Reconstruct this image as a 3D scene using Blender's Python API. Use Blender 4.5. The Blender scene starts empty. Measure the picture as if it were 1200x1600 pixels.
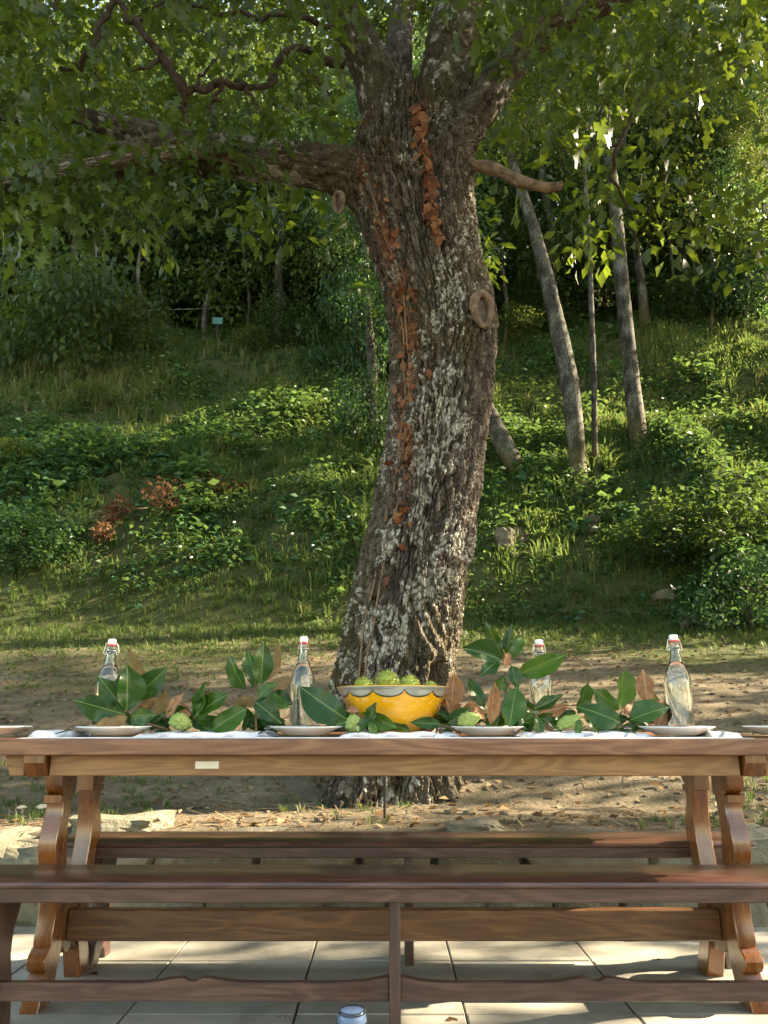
import bpy, bmesh, math
import numpy as np
from mathutils import Vector, Matrix

# ------------------------------------------------------------------ camera, sky, sun, exposure
scene = bpy.context.scene
COL = scene.collection
CAM_H, PITCH = 0.9, math.atan(310 / 1200)
cam_d = bpy.data.cameras.new('camera')
cam = bpy.data.objects.new('camera', cam_d)
COL.objects.link(cam)
cam.location = (0, 0, CAM_H)
cam.rotation_euler = (math.pi / 2 + PITCH, 0, 0)
cam_d.sensor_fit = 'HORIZONTAL'
cam_d.sensor_width = 36
cam_d.lens = 36.0
cam_d.clip_start = 0.05
cam_d.clip_end = 1500
scene.camera = cam

SUN_AZ, SUN_EL = math.radians(77), math.radians(30)      # from +y towards +x
world = bpy.data.worlds.new('World')
scene.world = world
world.use_nodes = True
wn = world.node_tree.nodes
sky = wn.new('ShaderNodeTexSky')
sky.sky_type = 'NISHITA'
sky.sun_disc = False
sky.sun_elevation = SUN_EL
sky.sun_rotation = SUN_AZ
wb = wn.new('ShaderNodeVectorMath'); wb.operation = 'MULTIPLY'          # white balance for open shade
wb.inputs[1].default_value = (1.20, 1.0, .72)
world.node_tree.links.new(sky.outputs[0], wb.inputs[0])
world.node_tree.links.new(wb.outputs[0], wn['Background'].inputs[0])
wn['Background'].inputs[1].default_value = 0.108
sun_d = bpy.data.lights.new('sun', 'SUN')
sun_d.energy = 5.0
sun_d.angle = math.radians(0.53)
sun_d.color = (1.0, 0.83, 0.58)
sun = bpy.data.objects.new('sun', sun_d)
COL.objects.link(sun)
to_sun = Vector((math.sin(SUN_AZ) * math.cos(SUN_EL), math.cos(SUN_AZ) * math.cos(SUN_EL), math.sin(SUN_EL)))
sun.rotation_euler = to_sun.to_track_quat('Z', 'Y').to_euler()
sun.location = to_sun * 60
scene.view_settings.view_transform = 'Standard'
scene.view_settings.look = 'None'
scene.view_settings.exposure = 2.88
scene.view_settings.gamma = 1.0
cy = scene.cycles
cy.max_bounces = 14
cy.diffuse_bounces = 3
cy.glossy_bounces = 3
cy.transmission_bounces = 14
cy.transparent_max_bounces = 8
cy.caustics_reflective = False
cy.caustics_refractive = False
cy.sample_clamp_indirect = 4.0
cy.use_denoising = True

rng = np.random.default_rng(11)


# ------------------------------------------------------------------ helpers
def P(px, py, D):
    """photo pixel and ground distance -> point in the scene"""
    a = math.atan((800 - py) / 1200) + PITCH
    Z = CAM_H + D * math.tan(a)
    zc = D * math.cos(PITCH) + (Z - CAM_H) * math.sin(PITCH)
    return np.array([(px - 600) / 1200 * zc, D, Z])


_tab = np.random.default_rng(3).random((16, 256, 256))


def vnoise(x, y, k=0):
    x = np.asarray(x, float); y = np.asarray(y, float)
    xi = np.floor(x).astype(int); yi = np.floor(y).astype(int)
    fx = x - xi; fy = y - yi
    fx = fx * fx * (3 - 2 * fx); fy = fy * fy * (3 - 2 * fy)
    t = _tab[k % 16]
    a = t[xi & 255, yi & 255]; b = t[(xi + 1) & 255, yi & 255]
    c = t[xi & 255, (yi + 1) & 255]; d = t[(xi + 1) & 255, (yi + 1) & 255]
    return (a * (1 - fx) + b * fx) * (1 - fy) + (c * (1 - fx) + d * fx) * fy


def fbm(x, y, k=0, o=4):
    s = 0; a = .5; t = 0
    for i in range(o):
        s = s + a * vnoise(np.asarray(x) * 2 ** i + 17 * i, np.asarray(y) * 2 ** i + 31 * i, k + i); t += a; a *= .5
    return s / t


def voronoi(x, y, k=0):
    xi = np.floor(x).astype(int); yi = np.floor(y).astype(int)
    f1 = np.full(x.shape, 9.); f2 = np.full(x.shape, 9.); cid = np.zeros(x.shape)
    for dx in (-1, 0, 1):
        for dy in (-1, 0, 1):
            cx = (xi + dx); cy_ = (yi + dy)
            jx = _tab[k, cx & 255, cy_ & 255]; jy = _tab[k + 1, cx & 255, cy_ & 255]
            d = np.hypot(cx + jx - x, cy_ + jy - y)
            nearer = d < f1
            f2 = np.where(nearer, f1, np.minimum(f2, d))
            cid = np.where(nearer, _tab[k + 2, cx & 255, cy_ & 255], cid)
            f1 = np.where(nearer, d, f1)
    return f1, f2, cid


def sstep(a, b, x):
    t = np.clip((np.asarray(x, float) - a) / (b - a), 0, 1)
    return t * t * (3 - 2 * t)


def mesh_of(name, V, faces, smooth=False, attrs=None):
    """V (n,3); faces: list of int arrays (m,3) or (m,4)"""
    me = bpy.data.meshes.new(name)
    V = np.asarray(V, np.float32)
    me.vertices.add(len(V)); me.vertices.foreach_set('co', V.ravel())
    faces = [np.asarray(f, np.int32) for f in faces if len(f)]
    loops = np.concatenate([f.ravel() for f in faces])
    tot = np.concatenate([np.full(len(f), f.shape[1], np.int32) for f in faces])
    start = np.concatenate([[0], np.cumsum(tot)[:-1]]).astype(np.int32)
    me.loops.add(len(loops)); me.loops.foreach_set('vertex_index', loops)
    me.polygons.add(len(tot)); me.polygons.foreach_set('loop_start', start); me.polygons.foreach_set('loop_total', tot)
    if smooth:
        me.polygons.foreach_set('use_smooth', np.ones(len(tot), bool))
    for k, a in (attrs or {}).items():
        at = me.attributes.new(k, 'FLOAT', 'POINT')
        at.data.foreach_set('value', np.asarray(a, np.float32))
    me.update(calc_edges=True)
    return me


def link(name, me, mat=None, parent=None, **props):
    o = bpy.data.objects.new(name, me)
    COL.objects.link(o)
    if mat is not None and me is not None and len(me.materials) == 0:
        me.materials.append(mat)
    if parent is not None:
        o.parent = parent
    for k, v in props.items():
        o[k] = v
    return o


def thing(name, label, cat, loc=(0, 0, 0), group=None):
    o = link(name, None)
    o.location = loc
    o['label'] = label; o['category'] = cat
    if group: o['group'] = group
    return o


def root_loc(o):
    v = Vector((0, 0, 0))
    while o is not None:
        v += o.location
        o = o.parent
    return np.array(v)


def part(name, V, faces, mat, parent, smooth=False, attrs=None):
    """mesh given in scene coordinates, hung under its parent"""
    V = np.asarray(V, float) - root_loc(parent)
    return link(name, mesh_of(name, V, faces, smooth, attrs), mat, parent)


def bm_part(name, bm, mat, parent, smooth=False):
    if parent is not None:
        bmesh.ops.translate(bm, verts=bm.verts, vec=-Vector(root_loc(parent)))
    me = bpy.data.meshes.new(name)
    bm.to_mesh(me); bm.free()
    if smooth:
        me.polygons.foreach_set('use_smooth', np.ones(len(me.polygons), bool))
    return link(name, me, mat, parent)


def box_bm(x0, x1, y0, y1, z0, z1, bev=0.003, seg=1):
    bm = bmesh.new()
    bmesh.ops.create_cube(bm, size=1)
    for v in bm.verts:
        v.co = Vector(((x0 + x1) / 2 + v.co.x * (x1 - x0), (y0 + y1) / 2 + v.co.y * (y1 - y0), (z0 + z1) / 2 + v.co.z * (z1 - z0)))
    if bev:
        bmesh.ops.bevel(bm, geom=bm.edges[:], offset=bev, segments=seg, affect='EDGES', profile=.5)
    return bm


def prism_bm(prof, a0, a1, axis='x', bev=0.0025):
    """extrude a closed profile; axis x: prof is (y,z); axis y: prof is (x,z)"""
    bm = bmesh.new()
    rings = []
    for a in (a0, a1):
        rings.append([bm.verts.new((a, p[0], p[1]) if axis == 'x' else (p[0], a, p[1])) for p in prof])
    n = len(prof)
    for i in range(n):
        bm.faces.new((rings[0][i], rings[0][(i + 1) % n], rings[1][(i + 1) % n], rings[1][i]))
    e0 = bm.faces.new(rings[0]); e1 = bm.faces.new(rings[1])
    bmesh.ops.recalc_face_normals(bm, faces=bm.faces[:])
    if bev:
        ed = list(set(e0.edges) | set(e1.edges))
        bmesh.ops.bevel(bm, geom=ed, offset=bev, segments=1, affect='EDGES')
    bmesh.ops.triangulate(bm, faces=[f for f in bm.faces if len(f.verts) > 4])
    for e in bm.edges:
        e.smooth = len(e.link_faces) == 2 and e.calc_face_angle(0) < math.radians(33)
    for f in bm.faces: f.smooth = True
    return bm


def lathe(profile, n=32, closed=False, center=(0, 0, 0)):
    pr = np.asarray(profile, float)
    a = np.linspace(0, 2 * math.pi, n, endpoint=False)
    V = np.stack([np.outer(pr[:, 0], np.cos(a)), np.outer(pr[:, 0], np.sin(a)), np.repeat(pr[:, 1][:, None], n, 1)], -1).reshape(-1, 3)
    m = len(pr); F = []
    for i in range(m if closed else m - 1):
        j = (i + 1) % m
        k = np.arange(n); k2 = (k + 1) % n
        F.append(np.stack([i * n + k, i * n + k2, j * n + k2, j * n + k], 1))
    return V + np.asarray(center), [np.concatenate(F)]


def spline(pts, n):
    """Catmull-Rom through rows of pts (any number of columns)"""
    p = np.asarray(pts, float)
    p = np.vstack([2 * p[0] - p[1], p, 2 * p[-1] - p[-2]])
    m = len(p) - 3
    t = np.linspace(0, m, n); i = np.minimum(t.astype(int), m - 1); f = (t - i)[:, None]
    a, b, c, d = p[i], p[i + 1], p[i + 2], p[i + 3]
    return .5 * (2 * b + (c - a) * f + (2 * a - 5 * b + 4 * c - d) * f ** 2 + (3 * b - a - 3 * c + d) * f ** 3)


def frames(C):
    T = np.gradient(C, axis=0); T /= np.linalg.norm(T, axis=1)[:, None]
    ref = np.array([0, 1., 0]) if abs(T[0, 1]) < .8 else np.array([0, 0, 1.])
    U = np.zeros_like(T); u = ref
    for i in range(len(T)):
        u = u - T[i] * (u @ T[i]); u /= np.linalg.norm(u); U[i] = u
    return T, U, np.cross(T, U)


def tube(pts, nu=8, nv=20, cap=True):
    """pts rows (x,y,z,r) -> plain tapered tube"""
    S = spline(pts, nv); C, R = S[:, :3], S[:, 3]
    T, U, W = frames(C)
    a = np.linspace(0, 2 * math.pi, nu, endpoint=False)
    V = C[:, None] + R[:, None, None] * (np.cos(a)[None, :, None] * U[:, None] + np.sin(a)[None, :, None] * W[:, None])
    V = V.reshape(-1, 3)
    i = np.arange(nv - 1)[:, None] * nu; k = np.arange(nu)[None]; k2 = (k + 1) % nu
    F = np.stack([i + k, i + k2, i + nu + k2, i + nu + k], -1).reshape(-1, 4)
    faces = [F]
    if cap:
        n = len(V); V = np.vstack([V, C[0], C[-1]])
        kk = np.arange(nu); k2 = (kk + 1) % nu
        faces.append(np.stack([k2, kk, np.full(nu, n)], 1))
        o = (nv - 1) * nu
        faces.append(np.stack([o + kk, o + k2, np.full(nu, n + 1)], 1))
    return V, faces


def bark_tube(pts, nu, nv, amp, cell=(.034, .085), seed=0, shape=None, lich_amt=1.0, moss_amt=1.0, dense=0.0):
    """tapered tube with furrowed bark plates as real relief; returns V, faces, attributes"""
    S = spline(pts, nv); C, R = S[:, :3], S[:, 3]
    T, U, W = frames(C)
    seg = np.r_[0, np.cumsum(np.linalg.norm(np.diff(C, axis=0), axis=1))]
    a = np.linspace(0, 2 * math.pi, nu, endpoint=False)
    if dense: a = a + dense * np.sin(a)                     # finer towards the side that is seen
    A, L = np.meshgrid(a, seg); Rr = np.repeat(R[:, None], nu, 1)
    u = A * np.maximum(R.mean(), .06) + seed * 3.7; v = L + seed * 5.1
    wu = u + .05 * (fbm(u * 3, v * 2.2, 2) - .5) + .03 * (fbm(u * 12, v * 8, 4) - .5)
    wv = v + .10 * (fbm(u * 5, v * 3, 5) - .5)
    f1, f2, cid = voronoi(wu / cell[0] + .5 * fbm(u * 30, v * 14, 8, 2), wv / cell[1] + .9 * fbm(u * 26, v * 7, 3, 2), 1)
    plate_gap = sstep(.0, .26, f2 - f1)
    nn = fbm(wu / cell[0] * .62, wv / cell[1] * .26, 6, 3)
    crack = sstep(.004, .052, np.abs(nn - .5))                       # long meandering furrows
    nn2 = fbm(wu / cell[0] * .30 + 40, wv / cell[1] * .10, 9, 3)
    deep = sstep(.006, .060, np.abs(nn2 - .5))
    groove = crack * (.68 + .32 * plate_gap)
    fine = fbm(u * 75, v * 38, 7, 3) - .5
    lump = fbm(u * 2.2, v * 1.3, 9, 3) - .5
    hgt = fbm(u * 16, v * 7, 10, 2)
    h = amp * (groove * (.55 + .12 * cid + .5 * (hgt - .3)) * (.30 + .70 * deep) + .34 * fine * (.3 + .7 * groove))
    Rad = Rr * (1 + .10 * lump) + h - amp * .45
    if shape is not None:
        Rad = shape(Rad, A, L, C, h)
    V = C[:, None] + Rad[..., None] * (np.cos(a)[None, :, None] * U[:, None] + np.sin(a)[None, :, None] * W[:, None])
    pat = fbm(u * 1.6, v * 1.1, 11, 3); sp = fbm(u * 24, v * 12, 12, 3)
    lich = sstep(.60, .66, .55 * pat + .47 * sp + .02 * lich_amt) * sstep(.3, .7, groove)
    moss = sstep(.50, .68, fbm(u * 2.3, v * .9, 13, 3) + .03 * moss_amt) * .8
    Vf = V.reshape(-1, 3)
    i = np.arange(nv - 1)[:, None] * nu; k = np.arange(nu)[None]; k2 = (k + 1) % nu
    F = np.stack([i + k, i + k2, i + nu + k2, i + nu + k], -1).reshape(-1, 4)
    n = len(Vf); Vf = np.vstack([Vf, C[-1]])
    kk = np.arange(nu); o = (nv - 1) * nu
    cap = np.stack([o + kk, o + (kk + 1) % nu, np.full(nu, n)], 1)
    at = {'lich': np.r_[lich.ravel(), 0], 'moss': np.r_[moss.ravel(), 0], 'plate': np.r_[cid.ravel(), .5]}
    return Vf, [F, cap], at


def rand_rot(n, tilt=1.0, r=rng):
    """random rotation matrices whose local z stays within tilt*90deg of up"""
    az = r.random(n) * 2 * math.pi; tl = r.random(n) * tilt * math.pi / 2; sp = r.random(n) * 2 * math.pi
    z = np.stack([np.sin(tl) * np.cos(az), np.sin(tl) * np.sin(az), np.cos(tl)], 1)
    h = np.stack([np.cos(sp), np.sin(sp), np.zeros(n)], 1)
    y = h - z * (h * z).sum(1)[:, None]; y /= np.linalg.norm(y, axis=1)[:, None] + 1e-9
    x = np.cross(y, z)
    return np.stack([x, y, z], -1)


def scatter(tV, tF, pos, rot, scl, col=None):
    """copies of a small template merged into one vertex/face set"""
    n, k = len(pos), len(tV)
    V = np.einsum('nij,kj->nki', rot, tV) * np.asarray(scl).reshape(n, 1, -1) + np.asarray(pos)[:, None]
    F = [(f[None] + (np.arange(n) * k)[:, None, None]).reshape(-1, f.shape[1]) for f in tF]
    c = rng.random(n) if col is None else np.asarray(col)
    return V.reshape(-1, 3), F, np.repeat(c, k)


def merge(lst):
    Vs, Ts, Qs, Cs, o = [], [], [], [], 0
    for V, F, c in lst:
        Vs.append(V); Cs.append(c)
        for f in F:
            (Ts if f.shape[1] == 3 else Qs).append(f + o)
        o += len(V)
    out = []
    if Ts: out.append(np.concatenate(Ts))
    if Qs: out.append(np.concatenate(Qs))
    return np.concatenate(Vs), out, np.concatenate(Cs)


# ------------------------------------------------------------------ materials
class NT:
    def __init__(s, name):
        s.m = bpy.data.materials.new(name); s.m.use_nodes = True
        s.t = s.m.node_tree; s.t.nodes.clear()
        s.out = s.n('ShaderNodeOutputMaterial')

    def n(s, ty, **kw):
        nd = s.t.nodes.new(ty)
        for k, v in kw.items():
            if k.startswith('i_'):
                key = k[2:]
                nd.inputs[int(key) if key.isdigit() else key].default_value = v
            else:
                setattr(nd, k, v)
        return nd

    def l(s, a, b):
        s.t.links.new(a, b)

    def val(s, x):
        return x

    def put(s, x, sock):
        if hasattr(x, 'is_linked'): s.l(x, sock)
        else: sock.default_value = x

    def math(s, op, a, b=0.0, c=None):
        nd = s.n('ShaderNodeMath', operation=op)
        s.put(a, nd.inputs[0]); s.put(b, nd.inputs[1])
        if c is not None: s.put(c, nd.inputs[2])
        return nd.outputs[0]

    def mix(s, f, a, b, blend='MIX'):
        nd = s.n('ShaderNodeMix', data_type='RGBA', blend_type=blend)
        s.put(f, nd.inputs['Factor'])
        A = [i for i in nd.inputs if i.name == 'A' and i.type == 'RGBA'][0]; B = [i for i in nd.inputs if i.name == 'B' and i.type == 'RGBA'][0]
        s.put(a if hasattr(a, 'is_linked') else (*a, 1), A); s.put(b if hasattr(b, 'is_linked') else (*b, 1), B)
        return [o for o in nd.outputs if o.type == 'RGBA'][0]

    def ramp(s, f, stops):
        nd = s.n('ShaderNodeValToRGB'); s.put(f, nd.inputs[0])
        e = nd.color_ramp.elements
        while len(e) < len(stops): e.new(.5)
        for q, (p, c) in zip(e, stops):
            q.position = p; q.color = (*c, 1) if len(c) == 3 else c
        return nd.outputs[0]

    def coords(s, kind='Object', scale=(1, 1, 1), rot=(0, 0, 0)):
        tc = s.n('ShaderNodeTexCoord'); mp = s.n('ShaderNodeMapping')
        mp.inputs['Scale'].default_value = scale; mp.inputs['Rotation'].default_value = rot
        s.l(tc.outputs[kind], mp.inputs[0])
        return mp.outputs[0]

    def noise(s, vec, scale, detail=4, rough=.55, dist=0.0):
        nd = s.n('ShaderNodeTexNoise'); s.l(vec, nd.inputs['Vector'])
        nd.inputs['Scale'].default_value = scale; nd.inputs['Detail'].default_value = detail
        nd.inputs['Roughness'].default_value = rough; nd.inputs['Distortion'].default_value = dist
        return nd.outputs[0]

    def attr(s, name):
        return s.n('ShaderNodeAttribute', attribute_name=name).outputs['Fac']

    def bump(s, h, strength=.3, dist=.01):
        nd = s.n('ShaderNodeBump'); nd.inputs['Strength'].default_value = strength; nd.inputs['Distance'].default_value = dist
        s.l(h, nd.inputs['Height'])
        return nd.outputs[0]

    def bsdf(s, color, rough=.6, spec=.5, normal=None, **kw):
        b = s.n('ShaderNodeBsdfPrincipled')
        s.put(color if hasattr(color, 'is_linked') else (*color, 1), b.inputs['Base Color'])
        s.put(rough, b.inputs['Roughness']); b.inputs['Specular IOR Level'].default_value = spec
        if normal is not None: s.l(normal, b.inputs['Normal'])
        for k, v in kw.items():
            b.inputs[k.replace('_', ' ')].default_value = v
        return b

    def done(s, sh):
        s.l(sh.outputs[0] if hasattr(sh, 'outputs') else sh, s.out.inputs['Surface'])
        return s.m


def leaf_mat(name, c0, c1, c2, trans=.4, tcol=(.22, .34, .04), rough=.5, spec=.35, by='attr'):
    t = NT(name)
    f = t.attr('tone') if by == 'attr' else t.n('ShaderNodeObjectInfo').outputs['Random']
    col = t.ramp(f, [(0, c0), (.5, c1), (1, c2)])
    b = t.bsdf(col, rough, spec)
    tr = t.n('ShaderNodeBsdfTranslucent')
    t.l(t.mix(.55, col, tcol), tr.inputs[0])
    mx = t.n('ShaderNodeMixShader'); mx.inputs[0].default_value = trans
    t.l(b.outputs[0], mx.inputs[1]); t.l(tr.outputs[0], mx.inputs[2])
    return t.done(mx)


def wood_mat(name, dark, mid, light, rough=.35, scale=1.0, coat=.0, spec=.5, ring=7.0, axis='x'):
    t = NT(name)
    oi = t.n('ShaderNodeObjectInfo')
    tc = t.n('ShaderNodeTexCoord')
    off = t.n('ShaderNodeVectorMath', operation='MULTIPLY_ADD')
    t.l(oi.outputs['Random'], off.inputs[0]); off.inputs[1].default_value = (7.1, 3.3, 5.7); t.l(tc.outputs['Object'], off.inputs[2])
    mp = t.n('ShaderNodeMapping'); mp.inputs['Scale'].default_value = (1.1 * scale, 9 * scale, 9 * scale) if axis == 'x' else (9 * scale, 9 * scale, 1.1 * scale)
    t.l(off.outputs[0], mp.inputs[0])
    warp = t.noise(mp.outputs[0], 1.1, 3, .5, .4)
    rings = t.n('ShaderNodeMath', operation='SINE')
    t.l(t.math('MULTIPLY', warp, ring * 9), rings.inputs[0])
    r01 = t.math('MULTIPLY_ADD', rings.outputs[0], .5, .5)
    mp2 = t.n('ShaderNodeMapping'); mp2.inputs['Scale'].default_value = (3 * scale, 90 * scale, 90 * scale) if axis == 'x' else (90 * scale, 90 * scale, 3 * scale); t.l(off.outputs[0], mp2.inputs[0])
    fib = t.noise(mp2.outputs[0], 2.0, 4, .65)
    fac = t.math('ADD', t.math('MULTIPLY', r01, .30), t.math('MULTIPLY', fib, .74))
    col = t.ramp(fac, [(.18, dark), (.5, mid), (.85, light)])
    blot = t.noise(tc.outputs['Object'], 3.2, 4, .6)
    col = t.mix(t.math('MULTIPLY', t.math('SUBTRACT', blot, .36), 1.3), col, tuple(v * .55 for v in mid))
    rg = t.math('ADD', rough - .1, t.math('MULTIPLY', fib, .22))
    b = t.bsdf(col, rg, spec, t.bump(fac, .25, .0012))
    b.inputs['Coat Weight'].default_value = coat; b.inputs['Coat Roughness'].default_value = .22
    return t.done(b)


M = {}
M['table'] = wood_mat('table_wood', (.085, .032, .015), (.18, .075, .036), (.29, .138, .070), .42, coat=.15)
M['apron'] = wood_mat('apron_wood', (.155, .072, .025), (.26, .130, .049), (.37, .20, .084), .5)
M['leg'] = wood_mat('leg_wood', (.070, .020, .004), (.165, .055, .009), (.27, .098, .019), .26, coat=1.0, axis='z', ring=3.0)
M['benchleg'] = wood_mat('bench_leg_wood', (.030, .014, .011), (.062, .031, .023), (.11, .06, .045), .36, coat=.3, axis='z', ring=4.0)
M['beam'] = wood_mat('beam_wood', (.055, .022, .009), (.125, .056, .021), (.22, .105, .043), .36, coat=.2)
M['bench'] = wood_mat('bench_wood', (.032, .013, .009), (.070, .030, .020), (.13, .064, .043), .34, coat=.55)

t = NT('bark')
v = t.coords('Object')
n1 = t.noise(v, 9, 5, .6); n2 = t.noise(v, 70, 4, .65)
base = t.ramp(t.math('ADD', t.math('MULTIPLY', n1, .5), t.math('MULTIPLY', t.attr('plate'), .45)), [(.2, (.042, .032, .024)), (.5, (.100, .082, .064)), (.8, (.20, .172, .138))])
base = t.mix(t.math('MULTIPLY', t.attr('moss'), .75), base, (.070, .058, .018))
lf = t.math('MULTIPLY', t.attr('lich'), t.math('MULTIPLY', t.math('GREATER_THAN', t.math('ADD', n2, t.math('MULTIPLY', t.attr('lich'), .25)), .60), 1.0))
base = t.mix(t.math('MULTIPLY', lf, .78), base, t.mix(n1, (.36, .37, .29), (.66, .64, .57)))
base = t.mix(t.math('MULTIPLY', t.attr('rust'), .7), base, (.20, .075, .025))
vm = t.n('ShaderNodeMapping'); vm.inputs['Scale'].default_value = (1, 1, .38); t.l(v, vm.inputs[0])
wv_ = t.n('ShaderNodeVectorMath', operation='MULTIPLY_ADD'); t.l(t.n('ShaderNodeTexNoise', i_Scale=9.0).outputs[1], wv_.inputs[0]); wv_.inputs[1].default_value = (.08, .08, .08); t.l(vm.outputs[0], wv_.inputs[2])
vo = t.n('ShaderNodeTexVoronoi', feature='DISTANCE_TO_EDGE'); vo.inputs['Scale'].default_value = 52; t.l(wv_.outputs[0], vo.inputs['Vector'])
chip = t.n('ShaderNodeMapRange'); chip.inputs[2].default_value = .22; t.l(vo.outputs['Distance'], chip.inputs[0])
M['bark'] = t.done(t.bsdf(base, .85, .25, t.bump(t.math('ADD', chip.outputs[0], t.math('MULTIPLY', n2, .5)), .9, .014)))

t = NT('grey_bark')
v = t.coords('Object', (1, 1, .5))
n1 = t.noise(v, 4, 5, .65); n2 = t.noise(v, 40, 4, .65)
base = t.ramp(t.math('ADD', t.math('MULTIPLY', n1, .6), t.math('MULTIPLY', n2, .4)), [(.40, (.020, .018, .014)), (.5, (.060, .056, .045)), (.60, (.17, .165, .138))])
zg = t.n('ShaderNodeSeparateXYZ'); t.l(t.coords('Object'), zg.inputs[0])
fr_ = t.n('ShaderNodeMapRange'); fr_.inputs[1].default_value = 1.5; fr_.inputs[2].default_value = .5; fr_.inputs[3].default_value = 0; fr_.inputs[4].default_value = .6
t.l(t.math('ADD', zg.outputs[2], t.math('MULTIPLY', n2, 1.2)), fr_.inputs[0]); foot = fr_.outputs[0]
base = t.mix(foot, base, (.13, .115, .022))
M['greybark'] = t.done(t.bsdf(base, .9, .2, t.bump(n2, .6, .02)))

t = NT('pale_branch')
v = t.coords('Object')
n1 = t.noise(v, 14, 5, .6)
M['stub'] = t.done(t.bsdf(t.ramp(n1, [(.3, (.06, .043, .03)), (.6, (.19, .138, .092))]), .8, .2, t.bump(n1, .5, .01)))
t = NT('dark_branch')
v = t.coords('Object')
n1 = t.noise(v, 25, 5, .6)
M['twig'] = t.done(t.bsdf(t.ramp(n1, [(.3, (.020, .014, .010)), (.7, (.075, .055, .040))]), .9, .2, t.bump(n1, .6, .01)))
t = NT('cut_wood')
v = t.coords('Object')
n1 = t.noise(v, 30, 4, .6)
M['cut'] = t.done(t.bsdf(t.ramp(n1, [(.3, (.05, .04, .032)), (.7, (.14, .11, .085))]), .85, .2, t.bump(n1, .4, .006)))
t = NT('callus_bark')
v = t.coords('Object')
n1 = t.noise(v, 22, 4, .6)
M['callus'] = t.done(t.bsdf(t.ramp(n1, [(.3, (.075, .055, .040)), (.7, (.22, .165, .115))]), .9, .15, t.bump(t.noise(v, 55, 4, .7), .9, .012)))

M['oak'] = leaf_mat('oak_leaf', (.015, .034, .008), (.030, .060, .011), (.062, .098, .015), .40, (.26, .34, .02), .42, .4)
M['oak_one'] = leaf_mat('oak_leaf_single', (.022, .050, .012), (.036, .074, .016), (.07, .115, .022), .45, (.30, .40, .03), .42, .4, by='object')
M['forest'] = leaf_mat('forest_leaf', (.016, .036, .012), (.030, .060, .016), (.062, .098, .022), .36, (.20, .30, .04), .5, .3)
M['forest_blue'] = leaf_mat('forest_leaf_cool', (.016, .042, .018), (.030, .070, .028), (.060, .115, .040), .38, (.16, .30, .06), .5, .3)
M['forest_yel'] = leaf_mat('forest_leaf_warm', (.026, .045, .010), (.050, .080, .016), (.10, .13, .026), .40, (.28, .34, .04), .5, .3)
M['weed'] = leaf_mat('undergrowth_leaf', (.020, .070, .030), (.060, .140, .046), (.17, .215, .065), .35, (.20, .30, .05), .55, .3)
M['grass'] = leaf_mat('grass_blade', (.042, .100, .026), (.095, .155, .042), (.24, .225, .11), .35, (.26, .32, .07), .55, .3)
M['lawn'] = leaf_mat('lawn_blade', (.040, .085, .020), (.080, .125, .034), (.18, .165, .080), .3, (.22, .28, .06), .55, .3)
M['litter'] = leaf_mat('dead_leaf', (.07, .038, .018), (.17, .105, .05), (.34, .25, .14), .2, (.30, .17, .06), .7, .2)
M['ivy'] = leaf_mat('withered_ivy_leaf', (.06, .020, .009), (.14, .050, .018), (.26, .115, .042), .25, (.45, .15, .03), .6, .3, by='object')
M['rusty'] = leaf_mat('rusty_leaf', (.07, .032, .018), (.15, .070, .035), (.25, .14, .075), .3, (.35, .16, .05), .6, .3)

t = NT('soil')
v = t.coords('Object')
n0 = t.noise(v, .35, 4, .6); n1 = t.noise(v, 3.0, 6, .65); n2 = t.noise(v, 45, 5, .7)
ys = t.n('ShaderNodeSeparateXYZ'); t.l(v, ys.inputs[0])
col = t.ramp(t.math('ADD', t.math('MULTIPLY', n1, .55), t.math('MULTIPLY', n2, .45)), [(.30, (.068, .056, .037)), (.5, (.146, .121, .082)), (.68, (.28, .235, .165))])
gr = t.ramp(n2, [(.3, (.030, .045, .014)), (.7, (.080, .095, .030))])
far = t.math('MULTIPLY_ADD', t.math('ADD', ys.outputs[1], t.math('MULTIPLY', t.math('SUBTRACT', n0, .5), 9)), .5, -4.2)
fc = t.n('ShaderNodeClamp'); t.l(far, fc.inputs[0])
col = t.mix(t.math('MULTIPLY', fc.outputs[0], .88), col, gr)
M['soil'] = t.done(t.bsdf(col, .95, .1, t.bump(t.math('ADD', n2, t.math('MULTIPLY', n1, 1.5)), .9, .03)))

t = NT('paving')
v = t.coords('Object'); oi = t.n('ShaderNodeObjectInfo').outputs['Random']
gv = t.n('ShaderNodeVectorMath', operation='ADD'); t.l(v, gv.inputs[0]); t.l(t.n('ShaderNodeObjectInfo').outputs['Location'], gv.inputs[1])
n0 = t.noise(gv.outputs[0], 2.2, 5, .65); n1 = t.noise(gv.outputs[0], 14, 5, .65); n2 = t.noise(gv.outputs[0], 160, 3, .6)
f = t.math('ADD', t.math('ADD', t.math('MULTIPLY', n0, .62), t.math('MULTIPLY', n1, .32)), t.math('MULTIPLY', oi, .12))
col = t.ramp(f, [(.30, (.205, .195, .160)), (.5, (.33, .315, .268)), (.72, (.445, .425, .365))])
st_ = t.n('ShaderNodeMapRange'); st_.inputs[1].default_value = .54; st_.inputs[2].default_value = .70; t.l(t.noise(gv.outputs[0], 3.7, 6, .7, .6), st_.inputs[0])
col = t.mix(t.math('MULTIPLY', st_.outputs[0], .55), col, (.13, .115, .085))
col = t.mix(t.math('MULTIPLY', t.math('GREATER_THAN', n2, .66), .5), col, (.09, .08, .06))
M['paving'] = t.done(t.bsdf(col, .62, .35, t.bump(t.math('ADD', n1, n2), .25, .003)))

t = NT('joint_mortar')
v = t.coords('Object'); n1 = t.noise(v, 30, 4)
M['mortar'] = t.done(t.bsdf(t.ramp(n1, [(.3, (.05, .055, .032)), (.7, (.14, .128, .10))]), .9, .1))

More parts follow.
